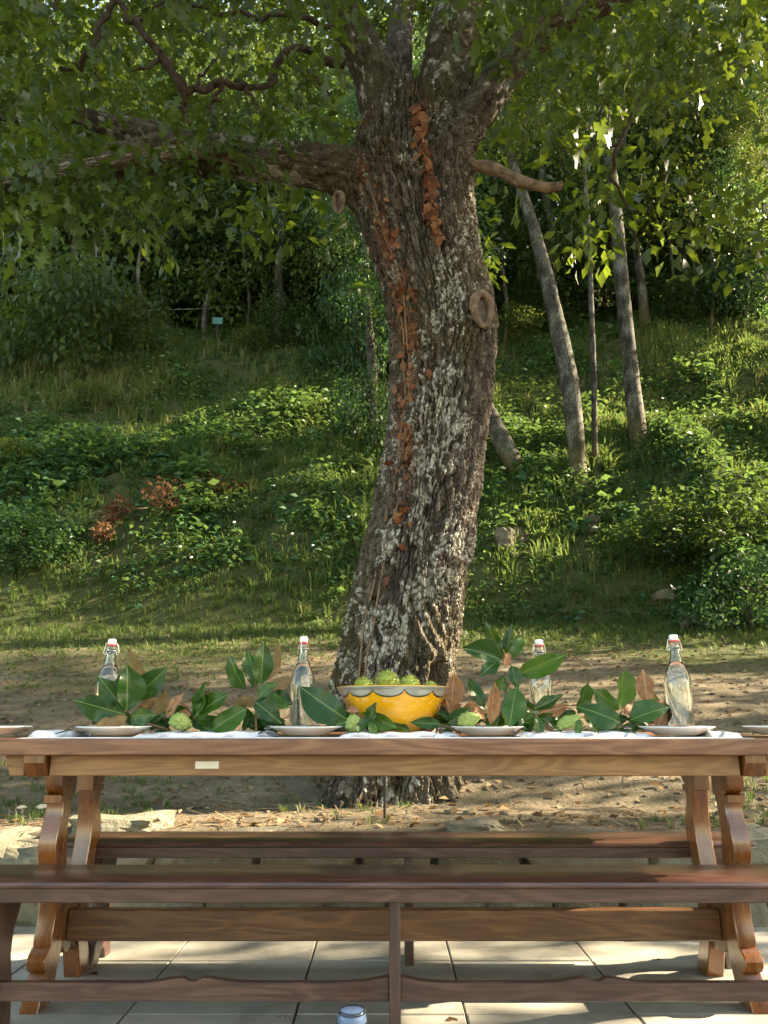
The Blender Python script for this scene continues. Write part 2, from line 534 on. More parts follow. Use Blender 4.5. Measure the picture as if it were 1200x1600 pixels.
t = NT('sandstone')
v = t.coords('Object'); oi = t.n('ShaderNodeObjectInfo').outputs['Random']
n0 = t.noise(v, 5, 5, .65); n1 = t.noise(v, 38, 5, .7)
col = t.ramp(t.math('ADD', t.math('MULTIPLY', n0, .6), t.math('MULTIPLY', n1, .4)), [(.3, (.080, .072, .050)), (.5, (.165, .152, .112)), (.7, (.27, .255, .20))])
col = t.mix(t.math('MULTIPLY', oi, .45), col, (.17, .17, .12))
M['stone'] = t.done(t.bsdf(col, .9, .15, t.bump(t.math('ADD', n0, n1), .8, .015)))

t = NT('earthy_rock')
v = t.coords('Object')
n0 = t.noise(v, 4, 5, .65); n1 = t.noise(v, 30, 5, .7)
M['rock'] = t.done(t.bsdf(t.ramp(t.math('ADD', t.math('MULTIPLY', n0, .6), t.math('MULTIPLY', n1, .4)), [(.3, (.05, .045, .030)), (.5, (.12, .105, .075)), (.7, (.22, .20, .15))]), .95, .1, t.bump(t.math('ADD', n0, n1), .9, .03)))

t = NT('magnolia_leaf')
v = t.coords('Object'); s = t.n('ShaderNodeSeparateXYZ'); t.l(v, s.inputs[0])
rib = t.math('LESS_THAN', t.math('ABSOLUTE', s.outputs[0]), .008)
oi = t.n('ShaderNodeObjectInfo').outputs['Random']
n1 = t.noise(v, 6, 4)
top = t.ramp(t.math('ADD', t.math('MULTIPLY', oi, .6), t.math('MULTIPLY', n1, .4)), [(.1, (.007, .030, .005)), (.5, (.017, .058, .008)), (.9, (.058, .125, .013))])
top = t.mix(rib, top, (.13, .19, .05))
und = t.ramp(n1, [(.3, (.13, .085, .035)), (.7, (.24, .15, .065))])
bf = t.n('ShaderNodeNewGeometry').outputs['Backfacing']
vein = t.n('ShaderNodeTexWave'); vein.inputs['Scale'].default_value = 6; vein.inputs['Distortion'].default_value = 3; t.l(v, vein.inputs[0])
b = t.bsdf(t.mix(bf, top, und), t.math('MULTIPLY_ADD', bf, .35, .30), .32, t.bump(n1, .15, .02))
tr = t.n('ShaderNodeBsdfTranslucent'); tr.inputs[0].default_value = (.20, .32, .02, 1)
mx = t.n('ShaderNodeMixShader'); mx.inputs[0].default_value = .09
t.l(b.outputs[0], mx.inputs[1]); t.l(tr.outputs[0], mx.inputs[2])
M['magnolia'] = t.done(mx)
t = NT('magnolia_brown')
v = t.coords('Object'); s = t.n('ShaderNodeSeparateXYZ'); t.l(v, s.inputs[0])
rib = t.math('LESS_THAN', t.math('ABSOLUTE', s.outputs[0]), .011)
n1 = t.noise(v, 5, 4)
col = t.mix(rib, t.ramp(n1, [(.3, (.17, .075, .028)), (.7, (.36, .185, .085))]), (.42, .26, .13))
M['magbrown'] = t.done(t.bsdf(col, .6, .3))


def plain(name, c, rough=.5, spec=.5, nz=0.0, sc=20, **kw):
    t = NT(name)
    if nz:
        n1 = t.noise(t.coords('Object'), sc, 4, .6)
        c = t.ramp(n1, [(.3, tuple(x * (1 - nz) for x in c)), (.7, tuple(min(1, x * (1 + nz)) for x in c))])
    return t.done(t.bsdf(c, rough, spec, **kw))


M['porcelain'] = plain('porcelain', (.80, .77, .72), .12, .5)
M['platerim'] = plain('plate_rim_line', (.70, .70, .74), .2)
M['linen'] = plain('white_linen', (.62, .64, .70), .9, .2, .06, 40)
M['steel'] = plain('steel', (.55, .54, .52), .22, .5, Metallic=1.0)
M['wire'] = plain('bail_wire', (.60, .58, .56), .3, .5, Metallic=1.0)
M['ceramic'] = plain('white_stopper', (.82, .80, .78), .2)
M['rubber'] = plain('red_rubber', (.55, .05, .05), .5)
M['yellow'] = plain('yellow_glaze', (.78, .40, .012), .10, .55, .10, 9, Coat_Weight=.5)
M['pewter'] = plain('pewter_band', (.40, .40, .34), .20, .5, .2, 12, Metallic=.35)
M['outline'] = plain('dark_band_edge', (.06, .055, .04), .3)
M['cream'] = plain('cream_glaze', (.62, .56, .40), .25)
M['burr'] = plain('green_burr', (.28, .35, .065), .6, .3, .25, 60)
M['pod'] = plain('green_pod', (.24, .31, .085), .6, .3, .22, 50)
M['stem'] = plain('twig_stem', (.16, .10, .055), .7, .3, .3, 40)
M['blackiron'] = plain('black_iron', (.012, .012, .013), .45)
M['sticker'] = plain('paper_label', (.72, .66, .56), .7, .2, .05, 30)
M['teal'] = plain('teal_panel', (.02, .12, .09), .5)
M['flower'] = plain('white_petal', (.85, .85, .80), .6)
M['mush'] = plain('mushroom_cap', (.62, .50, .34), .6, .3, .2, 30)
M['bluejar'] = plain('blue_glaze', (.09, .14, .25), .22, .5, .15, 12)
M['jarrim'] = plain('dark_glaze_band', (.03, .035, .05), .15)
t = NT('clear_glass')
g = t.n('ShaderNodeBsdfGlass'); g.inputs['IOR'].default_value = 1.46; g.inputs['Roughness'].default_value = 0.0; g.inputs[0].default_value = (.97, .985, .98, 1)
M['glass'] = t.done(g)
t = NT('water')
g = t.n('ShaderNodeBsdfGlass'); g.inputs['IOR'].default_value = 1.33; g.inputs[0].default_value = (.98, .99, .99, 1)
M['water'] = t.done(g)


# ------------------------------------------------------------------ terrain
CREST_Y = 20.0


def hz(x, y):
    x = np.asarray(x, float); y = np.asarray(y, float)
    yb = 11.4 + .25 * np.sin(x * .35 + 1) + .5 * (fbm(x * .25 + 5, y * .05, 1) - .5) * 2    # foot of the bank
    top = CREST_Y + .6 * np.sin(x * .21 + .5)
    dirt = .36 + .25 * np.clip(y - 4.6, 0, 7.2) + .02 * np.clip(y - 3.7, 0, 1)
    zb = .36 + .25 * (yb - 4.6)
    crest = 10.75 + .35 * np.sin(x * .18 - .6) + .03 * x
    tt = np.clip((y - yb) / (top - yb), 0, 1)
    prof = tt + .05 * np.sin(tt * 2 * math.pi) * .6
    z = np.where(y < yb, dirt, zb + (crest - zb) * prof)
    z = np.where(y > top, crest + .80 * np.minimum(y - top, 34) + .02 * np.clip(y - top - 40, 0, 200), z)
    rough = .04 * sstep(5, 8, y) + .62 * sstep(11.2, 14, y)
    z = z + rough * (fbm(x * .8, y * .8, 3) - .5) * 2 * .8 + .03 * (fbm(x * 3.1, y * 3.1, 5) - .5) * sstep(3.9, 4.4, y)
    return np.where(y < 3.72, -.09, z)


def axis(parts):
    out = []
    for a, b, st in parts:
        out += list(np.arange(a, b, st))
    return np.array(out + [parts[-1][1]])


gx = axis([(-400, -60, 40), (-60, -20, 5), (-20, -8, .8), (-8, 8, .14), (8, 20, .8), (20, 60, 5), (60, 400, 40)])
gy = axis([(-400, -40, 40), (-40, -4, 4), (-4, 3.6, 1.0), (3.6, 3.72, .05), (3.73, 9, .09), (9, 22, .17), (22, 40, .6), (40, 80, 4), (80, 460, 40)])
GX, GY = np.meshgrid(gx, gy)
GZ = hz(GX, GY)
nx, ny = len(gx), len(gy)
i = np.arange(ny - 1)[:, None] * nx + np.arange(nx - 1)[None]
GF = np.stack([i, i + 1, i + nx + 1, i + nx], -1).reshape(-1, 4)
ground = link('ground', mesh_of('ground', np.stack([GX, GY, GZ], -1).reshape(-1, 3), [GF], True), M['soil'], kind='structure')

# paving: mortar bed and single slabs
pav = link('pavement', None, kind='structure')
bm_part('mortar_bed', box_bm(-5.2, 5.2, -3.2, 3.70, -.07, -.006, 0), M['mortar'], pav)
TS = .521
slab_meshes = []
for k in range(5):
    bm = box_bm(-TS / 2 + .003, TS / 2 - .003, -TS / 2 + .003, TS / 2 - .003, -.045, 0, .003, 1)
    r = np.random.default_rng(k)
    for v_ in bm.verts:
        v_.co.x += r.normal() * .0012; v_.co.y += r.normal() * .0012
    me = bpy.data.meshes.new('slab'); bm.to_mesh(me); bm.free(); me.materials.append(M['paving']); slab_meshes.append(me)
for ix in range(-7, 7):
    for iy in range(-4, 7):
        o = link('paving_slab', slab_meshes[(ix * 3 + iy * 5) % 5], None, pav)
        yy = 3.70 - TS / 2 - iy * TS
        o.location = (.25 + TS / 2 + ix * TS, yy if yy < 3.5 else yy, rng.normal() * .0012)

# ------------------------------------------------------------------ low dry stone wall behind the paving
wall = thing('dry_stone_wall', 'low dry stone retaining wall of rough sandstone blocks behind the benches', 'wall', (0, 3.74, 0))


def stone_mesh(sx, sy, sz, seed, rough=.14, n=4):
    bm = bmesh.new()
    bmesh.ops.create_cube(bm, size=2)
    bmesh.ops.subdivide_edges(bm, edges=bm.edges[:], cuts=n - 2, use_grid_fill=True)
    r = np.random.default_rng(seed)
    ph = r.random(6) * 9
    for v_ in bm.verts:
        p = v_.co.copy()
        q = p.normalized() * 1.25
        p = p.lerp(q, .38)
        d = 1 + rough * (math.sin(p.x * 2.3 + ph[0]) * math.sin(p.y * 2.1 + ph[1]) + .7 * math.sin(p.z * 3.1 + ph[2]) * math.sin(p.x * 3.7 + ph[3])) + r.normal() * .028
        p *= d
        v_.co = Vector((p.x * sx / 2, p.y * sy / 2, p.z * sz / 2))
    return bm


sd = 0
for row, (zc, hh) in enumerate([(.085, .20), (.255, .19)]):
    x = -3.4 + row * .13
    while x < 3.4:
        w = .26 + rng.random() * .34
        bm = stone_mesh(w * .97, .24, hh * (.92 + .16 * rng.random()), 100 + sd, .10, 6)
        bmesh.ops.rotate(bm, verts=bm.verts, cent=(0, 0, 0), matrix=Matrix.Rotation(rng.normal() * .04, 3, 'Z') @ Matrix.Rotation(rng.normal() * .03, 3, 'Y'))
        bmesh.ops.translate(bm, verts=bm.verts, vec=(x + w / 2, 3.75 + rng.normal() * .015 + row * .02, zc))
        bm_part('stone', bm, M['stone'], wall, False)
        x += w; sd += 1
for (px, py, D, sx, sy, sz) in [(20, 1335, 3.72, .44, .34, .22), (190, 1290, 3.85, .40, .26, .13), (742, 1293, 3.86, .24, .2, .08), (1190, 1318, 3.72, .38, .34, .14), (400, 1304, 3.8, .30, .2, .06)]:
    c = P(px, py, D)
    bm = stone_mesh(sx, sy, sz, 300 + int(px), .17, 8)
    bmesh.ops.translate(bm, verts=bm.verts, vec=Vector(c) + Vector((0, 0, -sz * .15)))
    bm_part('stone', bm, M['stone'], wall, False)

# ------------------------------------------------------------------ the oak
OY = 5.05
oak = thing('oak_tree', 'old leaning oak with furrowed lichened bark standing behind the table', 'tree', (.04, OY, .36))
trunk_pts = [(.0, OY, .12, .86), (.02, OY, .36, .54), (.05, OY, .72, .422), (.06, OY, 1.05, .398), (.12, OY, 1.43, .372), (.175, OY, 1.77, .36), (.275, OY, 2.2, .345),
             (.355, OY, 2.68, .338), (.415, OY, 3.16, .345), (.425, OY, 3.6, .362), (.335, OY, 4.08, .368), (.255, OY, 4.5, .41), (.20, OY, 4.85, .45), (.20, OY, 5.2, .40), (.22, OY, 5.5, .30)]


def trunk_shape(Rad, A, L, C, h):
    z = C[:, 2][:, None]
    # A: 0 = +y (behind); camera-facing side is A = pi.  root buttresses
    fl = np.clip((1.0 - z) / .8, 0, 1) ** 2
    Rad = Rad * (1 + fl * (.18 * np.sin(A * 5 + 1.0) + .10 * np.sin(A * 3 + .4)))
    Rad = Rad * (1 + .035 * np.sin(A * 2 + z * 1.1) + .02 * np.sin(A * 5 - z * 2.0))
    # smooth swirling scar above the hollow
    x = C[:, 0][:, None] + Rad * np.sin(A) * -1
    x = C[:, 0][:, None] + SGN * Rad * np.sin(A)
    front = np.cos(A) < 0
    sw = np.exp(-((x - .22) / .17) ** 2 - ((z - 1.42) / .26) ** 2) * front
    s_ = (x - .20) + .55 * (z - 1.42)
    Rad = Rad - h * .55 * sw + sw * .016 * np.sin(s_ * 75 + 3 * fbm(x * 8, z * 8, 3)) + sw * .015
    # hollow low on the right of the face
    hx = x - (.315 + .10 * (z - 1.05)); hzv = z - 1.04
    hol = np.exp(-(hx / .042) ** 4 - (hzv / .17) ** 4) * front
    lip = np.exp(-((np.hypot(hx / .085, (hzv - .02) / .22) - 1) / .30) ** 2) * front
    Rad = Rad - .13 * hol + .022 * lip
    return Rad


# find which way the tube's angle runs in x
_T, _U, _W = frames(spline(trunk_pts, 50)[:, :3])
SGN = 1.0 if _W[0, 0] > 0 else -1.0
V, F, at = bark_tube(trunk_pts, 350, 760, .066, (.027, .075), seed=1, shape=trunk_shape, dense=.45)
# lichen and moss grow where the photo shows them
cxs = np.interp(V[:, 2], [p[2] for p in trunk_pts], [p[0] for p in trunk_pts])
rr = np.interp(V[:, 2], [p[2] for p in trunk_pts], [p[3] for p in trunk_pts])
xr = (V[:, 0] - cxs) / rr
z = V[:, 2]
spk = fbm(V[:, 0] * 30, z * 16, 6, 3)
zone = .20 + .75 * np.exp(-((xr - .15) / .55) ** 2 - ((z - 2.65) / .62) ** 2) + .55 * np.exp(-((xr - .1) / .5) ** 2 - ((z - 1.55) / .35) ** 2) + .35 * np.exp(-((xr - .2) / .6) ** 2 - ((z - 4.0) / .6) ** 2)
plate = at['plate']
at['lich'] = sstep(.585, .655, .38 * spk + .22 * fbm(V[:, 0] * 60, z * 44, 4, 2) + .06 * plate + .42 * fbm(V[:, 0] * 5, z * 3.6, 10, 3) + .17 * (zone - .35)) * sstep(.30, .52, fbm(V[:, 0] * 75, z * 62, 2, 2))
at['moss'] = np.clip(sstep(-.55, -.95, xr) * sstep(2.6, 1.2, z) + np.exp(-((xr - .42) / .22) ** 2 - ((z - 3.35) / .22) ** 2) * 1.1 + .5 * sstep(.5, .66, fbm(V[:, 0] * 3, z * 1.4, 8)) + .7 * sstep(4.5, 5.0, z) * sstep(.4, .6, fbm(V[:, 0] * 4, z * 3, 2)), 0, 1)
rust_x = np.interp(z, [1.5, 2.2, 3.0, 3.6, 4.2, 4.6, 5.2], [-.28, -.50, -.66, -.72, -.80, -.9, -.9])
rust2 = np.exp(-((xr - .12) / .10) ** 2) * sstep(3.9, 4.3, z)
at['rust'] = np.clip(np.exp(-((xr - rust_x) / .17) ** 2) * sstep(1.9, 2.6, z) + rust2, 0, 1) * sstep(.42, .6, fbm(V[:, 0] * 9, z * 6, 3)) * (V[:, 1] < OY)
part('trunk', V, F, M['bark'], oak, True, at)


def limb(name, pts, nu, nv, amp, seed, mat='bark', cell=(.03, .07), rust=0.0):
    V, F, at = bark_tube(pts, nu, nv, amp, cell, seed)
    at['rust'] = np.full(len(V), rust) * fbm(V[:, 0] * 6, V[:, 2] * 6, 1); at['lich'] *= .8; at['moss'] = np.clip(at['moss'] * .8 + .12, 0, 1)
    return part(name, V, F, M[mat], oak, True, at)


def PL(lst):
    return [tuple(P(a, b, D)) + (r,) for a, b, D, r in lst]


limb('limb', [(.12, OY, 4.55, .26), (-.20, 5.0, 4.80, .20), (-.49, 4.96, 4.87, .155), (-.97, 4.9, 4.89, .145), (-1.46, 4.86, 4.92, .14), (-2.0, 4.88, 4.85, .115), (-2.45, 4.9, 4.75, .095), (-2.95, 4.85, 4.66, .075), (-4.2, 4.5, 4.8, .04)], 80, 240, .040, 3)
limb('limb', PL([(400, 258, 4.85, .05), (330, 236, 4.72, .058), (240, 243, 4.6, .05), (120, 262, 4.45, .043), (0, 287, 4.3, .038), (-160, 300, 4.0, .025)]), 40, 140, .016, 4, rust=.7)  # orange light along this thin branch is painted into its bark colour
limb('limb', PL([(330, 262, 4.9, .09), (265, 222, 4.95, .10), (190, 200, 5.0, .085), (110, 182, 5.05, .06), (0, 178, 5.1, .045), (-150, 150, 5.2, .03)]), 48, 140, .026, 5)
limb('limb', [(.14, 5.05, 4.7, .25), (.04, 5.03, 5.3, .205), (-.10, 5.03, 5.85, .165), (-.33, 5.0, 6.35, .14), (-.75, 4.8, 7.2, .11), (-1.5, 4.4, 8.4, .07)], 80, 220, .042, 6)
limb('limb', [(.16, 5.12, 4.9, .20), (.14, 5.2, 5.6, .135), (.12, 5.3, 6.2, .115), (.2, 5.8, 7.4, .09), (.4, 6.8, 8.8, .06)], 60, 160, .032, 7)
limb('limb', [(.33, 5.08, 4.7, .27), (.44, 5.1, 5.3, .235), (.51, 5.12, 5.9, .21), (.60, 5.15, 6.5, .185), (.85, 5.3, 7.6, .14), (1.2, 5.6, 9.2, .08)], 90, 240, .045, 8)
limb('limb', [(.40, 4.98, 4.62, .20), (.56, 4.95, 5.10, .155), (.76, 4.92, 5.40, .135), (1.02, 4.88, 5.80, .125), (1.29, 4.84, 6.05, .112), (1.72, 4.78, 6.25, .095), (2.15, 4.7, 6.45, .08), (3.3, 4.4, 6.95, .045)], 76, 240, .038, 9)
limb('bare_stub', PL([(722, 252, 4.93, .058), (745, 259, 4.9, .042), (768, 263, 4.87, .047), (790, 272, 4.84, .038), (815, 285, 4.8, .043), (838, 290, 4.79, .034), (858, 293, 4.78, .037), (879, 289, 4.76, .026)]), 34, 110, .014, 10, 'stub')


def twig(pts, r0=None):
    q = spline(PL(pts), len(pts) * 4 - 3)
    L_ = np.linalg.norm(q[-1, :3] - q[0, :3])
    q[1:-1, :3] += rng.normal(size=(len(q) - 2, 3)) * .014
    q[:, 3] *= .72 * (1 + .16 * rng.normal(size=len(q)))
    q[:, 3] = np.maximum(q[:, 3], .004)
    V, F = tube(q, 9, 80)
    V = V + (rng.random(V.shape) - .5) * .006
    return part('branch', V, F, M['twig'], oak, True)


twig([(535, 100, 4.95, .05), (445, 80, 4.6, .035), (418, 132, 4.4, .033), (345, 132, 4.25, .036), (290, 138, 4.2, .040), (252, 88, 4.15, .038), (215, 38, 4.1, .036), (180, 0, 4.1, .034), (150, -80, 4.1, .03)])
twig([(290, 138, 4.2, .03), (286, 165, 4.2, .022), (297, 195, 4.2, .012)])
twig([(345, 132, 4.25, .024), (335, 155, 4.25, .018), (322, 168, 4.25, .010)])
twig([(180, -10, 4.1, .034), (160, 35, 4.08, .028), (142, 78, 4.05, .024), (125, 100, 4.05, .022), (94, 106, 4.0, .014)])
twig([(520, 40, 4.9, .035), (450, 22, 4.6, .026), (390, 24, 4.5, .026), (320, 12, 4.4, .022), (240, -20, 4.3, .018)])
twig([(420, 128, 4.4, .018), (440, 80, 4.45, .014), (470, 118, 4.5, .010), (505, 140, 4.55, .006)])
twig([(252, 88, 4.15, .018), (232, 104, 4.1, .012), (205, 110, 4.05, .006)])
twig([(310, 136, 4.22, .018), (320, 108, 4.2, .012), (348, 84, 4.2, .008), (356, 50, 4.2, .005)])
twig([(380, 130, 4.3, .018), (392, 150, 4.3, .012), (415, 178, 4.3, .006)])
twig([(215, 38, 4.1, .018), (238, 20, 4.05, .012), (262, -15, 4.0, .008)])
twig([(480, 110, 4.75, .02), (500, 132, 4.7, .012), (520, 150, 4.7, .006)])
twig([(142, 78, 4.05, .014), (150, 100, 4.0, .009), (146, 125, 4.0, .005)])
twig([(90, -10, 3.9, .014), (75, 50, 3.9, .011), (50, 105, 3.9, .007)])
twig([(985, 330, 7.5, .015), (958, 275, 7.3, .028), (968, 225, 7.2, .034), (1000, 160, 7.2, .03), (1040, 90, 7.0, .03), (1060, 20, 6.8, .04)])
twig([(968, 225, 7.2, .028), (900, 232, 7.1, .02), (870, 238, 7.0, .012)])

# callus rings where limbs were sawn off


def callus(px, py, D, rx, rz, tr, normal, roll=0.0):
    c = Vector(P(px, py, D)); n = Vector(normal).normalized()
    q = n.to_track_quat('Z', 'Y').to_matrix()
    nu, nv = 40, 14
    A, B = np.meshgrid(np.linspace(0, 2 * math.pi, nu, endpoint=False), np.linspace(0, 2 * math.pi, nv, endpoint=False), indexing='ij')
    wob = 1 + .55 * (fbm(np.cos(A) * 3 + 7, np.sin(A) * 3 + B * .8, 3) - .5) * 2 + .12 * np.sin(B * 3 + A)
    rad = tr * (1 + .35 * np.sin(A)) * wob
    X = (rx * (1 + .14 * np.sin(A)) + rad * np.cos(B)) * np.cos(A); Y = (rz + rad * np.cos(B)) * np.sin(A); Z = rad * np.sin(B) * 1.1
    V = np.stack([X, Y, Z], -1).reshape(-1, 3) @ np.array(q).T + np.array(c)
    ii = np.arange(nu)[:, None]; jj = np.arange(nv)[None]
    F = np.stack([ii * nv + jj, ((ii + 1) % nu) * nv + jj, ((ii + 1) % nu) * nv + (jj + 1) % nv, ii * nv + (jj + 1) % nv], -1).reshape(-1, 4)
    k = part('healed_scar', V, [F], M['callus'], oak, True)
    a = np.linspace(0, 2 * math.pi, 24, endpoint=False)
    D_ = np.vstack([[0, 0, -.012], np.stack([rx * np.cos(a), rz * np.sin(a), np.full(24, -.004)], 1)]) @ np.array(q).T + np.array(c)
    kk = np.arange(24)
    V2 = D_
    part('sawn_face', V2, [np.stack([np.zeros(24, int), 1 + kk, 1 + (kk + 1) % 24], 1)], M['cut'], k)


callus(753, 485, 4.745, .068, .118, .027, (.55, -1, -.02))
callus(529, 318, 4.74, .036, .075, .017, (-.45, -1, -.12))

# leaf templates (local: y along the leaf, z its face)


def strip_leaf(st, fold=.18, droop=.25):
    """st: list of (y, halfwidth)"""
    V, F = [], []
    for y, w in st:
        zz = -droop * y * y
        V += [(-w, y, zz + fold * w), (0, y, zz), (w, y, zz + fold * w)]
    for k in range(len(st) - 1):
        b = 3 * k
        F += [(b, b + 1, b + 4, b + 3), (b + 1, b + 2, b + 5, b + 4)]
    return np.array(V, float), [np.array(F)]


OAK_ST = [(0, .015), (.16, .03), (.25, .19), (.33, .08), (.46, .30), (.54, .12), (.68, .34), (.77, .14), (.88, .20), (1.0, .04)]
oakV, oakF = strip_leaf(OAK_ST)
oakV2, oakF2 = strip_leaf([(0, .02), (.27, .22), (.40, .09), (.62, .34), (.76, .14), (1.0, .10)], .22, .4)
simV = np.array([(0, 0, 0), (-.27, .48, .02), (0, .5, -.07), (.27, .48, .02), (0, 1, -.28)], float); simF = [np.array([(0, 2, 1), (0, 3, 2), (1, 2, 4), (2, 3, 4)])]


def leaf_frames(out, r=rng, spread=.9):
    """leaf axes pointing roughly along out (n,3), faces up-ish"""
    n = len(out)
    y = out + r.normal(size=(n, 3)) * spread; y[:, 2] -= .35
    y /= np.linalg.norm(y, axis=1)[:, None]
    h = r.normal(size=(n, 3)) * .55 + np.array([0, 0, 1.])
    zv = h - y * (h * y).sum(1)[:, None]; zv /= np.linalg.norm(zv, axis=1)[:, None] + 1e-9
    return np.stack([np.cross(y, zv), y, zv], -1)


def clumps(cent, rad, n_per, size, tpl, r=rng, flat=.7, tone=None):
    """leaf clumps round the given centres"""
    n = len(cent) * n_per
    d = r.normal(size=(n, 3)); d /= np.linalg.norm(d, axis=1)[:, None]
    rr_ = r.random(n) ** .45
    off = d * rr_[:, None] * np.repeat(np.asarray(rad), n_per)[:, None]; off[:, 2] *= flat
    pos = np.repeat(cent, n_per, 0) + off
    rot = leaf_frames(d, r)
    s = size * (.65 + .7 * r.random(n))
    tn = np.clip(np.repeat(r.random(len(cent)) if tone is None else tone, n_per) * .55 + r.random(n) * .45, 0, 1)
    return scatter(tpl[0], tpl[1], pos, rot, s, tn)


# visible lower crown
cen = []
r_ = np.random.default_rng(5)


def low_edge(px):
    return np.interp(px, [-150, 0, 120, 250, 380, 500, 560, 640, 740, 800, 900, 1000, 1100, 1350], [330, 320, 300, 240, 200, 130, 60, 20, 60, 150, 190, 150, 135, 130])


while len(cen) < 740:
    px = r_.uniform(-140, 1340); py = r_.uniform(-330, 330); D = r_.uniform(3.1, 9.0)
    le = low_edge(px)
    if py > le: continue
    if 500 < px < 760 and D < 5.5 and py > -20: continue
    if D < 5.3 and 700 < px < 900 and abs(py - np.interp(px, [700, 750, 800, 850, 930], [230, 180, 110, 70, 40])) < 55: continue
    if D < 4.45 and 70 < px < 470 and -30 < py < 190: continue
    # a few windows onto the sunlit wood behind
    if ((px - 380) / 75) ** 2 + ((py - 100) / 55) ** 2 < 1: continue
    if ((px - 735) / 45) ** 2 + ((py - 90) / 80) ** 2 < 1: continue
    if r_.random() < .35 * sstep(le - 160, le, py): continue
    cen.append(P(px, py, D))
for k in range(70):                                             # behind the fork and over the right limb
    cen.append(P(r_.uniform(470, 800), r_.uniform(-130, 70), r_.uniform(6.0, 9.5)))
for k in range(45):
    cen.append(P(r_.uniform(800, 1260), r_.uniform(-120, 60), r_.uniform(5.5, 9.0)))
cen = np.array(cen)
low = clumps(cen, np.random.default_rng(6).uniform(.16, .42, len(cen)), 40, .092, (oakV2, oakF2), np.random.default_rng(7))
# hanging sprays along the underside of the left limb and on the right limb
hang = [P(px, py, D) for px, py, D in [(40, 330, 4.4), (90, 300, 4.5), (25, 360, 4.3), (150, 330, 4.6), (230, 340, 4.7), (60, 230, 4.2), (300, 300, 4.7), (470, 200, 4.8), (330, 190, 4.6), (900, 150, 4.6), (930, 90, 4.4), (1000, 110, 4.5), (780, 60, 4.6), (200, 290, 4.4), (130, 250, 4.3), (350, 240, 4.5), (260, 260, 4.4), (70, 280, 4.1), (420, 235, 4.6), (10, 250, 4.1), (180, 230, 4.2), (310, 225, 4.4)]]
hng = clumps(np.array(hang), np.full(len(hang), .22), 34, .10, (oakV2, oakF2), np.random.default_rng(8), 1.0)
# upper crown, above the picture
r2 = np.random.default_rng(9)
up = []
while len(up) < 200:
    p = np.array([r2.uniform(-7, 7), r2.uniform(-1.5, 12), r2.uniform(6.8, 12.5)])
    e = ((p[0] - .4) / 6.8) ** 2 + ((p[1] - 5.2) / 6.6) ** 2 + ((p[2] - 7.5) / 5.0) ** 2
    if e < 1 and e > .25 and fbm(p[0] * .6, p[1] * .6 + p[2], 4) > .40: up.append(p)
upc = clumps(np.array(up), r2.uniform(.4, .75, len(up)), 34, .20, (simV, simF), r2)
V, F, c = merge([low, hng, upc])
crown = part('crown', V, F, M['oak'], oak, False, {'tone': c})
crown['kind'] = 'stuff'

leaf_meshes = []
OAK_FINE = [(y_, .015 if y_ < .08 else (.10 + .27 * math.sin(math.pi * min(1, max(0, (y_ - .05) * 1.0)) ** 1.25) ** .8) * (.66 + .34 * math.cos(2 * math.pi * 4.2 * y_ + 2.2)) * (1 if y_ < .93 else .6)) for y_ in np.linspace(0, 1, 27)]
for dr, fo in ((.2, .2), (.6, .15), (-.15, .35)):
    v_, f_ = strip_leaf(OAK_FINE, fo, dr)
    v_[:, 2] += .04 * np.sin(v_[:, 1] * 9 + v_[:, 0] * 6) * np.abs(v_[:, 0]) * 3
    me = mesh_of('oak_leaf', v_, f_); me.materials.append(M['oak_one']); leaf_meshes.append(me)


def place_leaf(name, me, parent, base, y, zhint, length, width=1.0):
    y = Vector(y).normalized(); zh = Vector(zhint)
    zv = (zh - y * zh.dot(y)).normalized(); x = y.cross(zv)
    m = Matrix(((x.x * length * width, y.x * length, zv.x * length, 0), (x.y * length * width, y.y * length, zv.y * length, 0), (x.z * length * width, y.z * length, zv.z * length, 0), (0, 0, 0, 1)))
    m.translation = Vector(np.asarray(base) - root_loc(parent))
    o = link(name, me, None, parent)
    o.matrix_basis = m
    return o


sprays = [(1090, 60, 3.5), (1105, 85, 3.6), (1165, 50, 3.5), (1150, 70, 3.55), (1185, 25, 3.5), (1040, 60, 3.8), (980, 40, 3.9), (900, 60, 4.0), (860, 30, 4.0), (820, 70, 4.2), (930, 110, 4.1), (650, 38, 4.3),
          (20, 110, 3.4), (15, 60, 3.4), (70, 170, 3.7), (120, 60, 3.9), (40, 250, 3.8), (110, 350, 4.3), (60, 385, 4.2), (180, 345, 4.3), (240, 300, 4.4), (310, 350, 4.6), (270, 190, 4.3), (360, 210, 4.5), (430, 190, 4.5), (480, 60, 4.6), (540, 20, 4.6), (600, 5, 4.5), (330, 70, 4.0)]
r3 = np.random.default_rng(21)
for px, py, D in sprays:
    c0 = P(px, py, D)
    n = 1 if (px, py) == (650, 38) else 9
    for k in range(n):
        b = c0 + r3.normal(size=3) * np.array([.09, .09, .05]) * (0 if n == 1 else 1)
        d = r3.normal(size=3) * .8 + np.array([0, -.1, -.75])
        place_leaf('leaf', leaf_meshes[k % 3], crown, b, d, r3.normal(size=3) * .5 + np.array([.1, -.9, .4]), .085 + .04 * r3.random())

# withered ivy climbing the oak
ivy = thing('withered_ivy', 'withered orange brown ivy clinging to the left and middle of the oak trunk', 'vine', (-.2, OY - .42, 1.9))
ivV, ivF = strip_leaf([(0, .10), (.22, .34), (.45, .30), (.62, .46), (.80, .20), (1.0, .02)], .1, .5)
ivm = mesh_of('ivy_leaf', ivV, ivF); ivm.materials.append(M['ivy'])
r4 = np.random.default_rng(31)
tz = np.array([p[2] for p in trunk_pts]); tx = np.array([p[0] for p in trunk_pts]); tr_ = np.array([p[3] for p in trunk_pts])


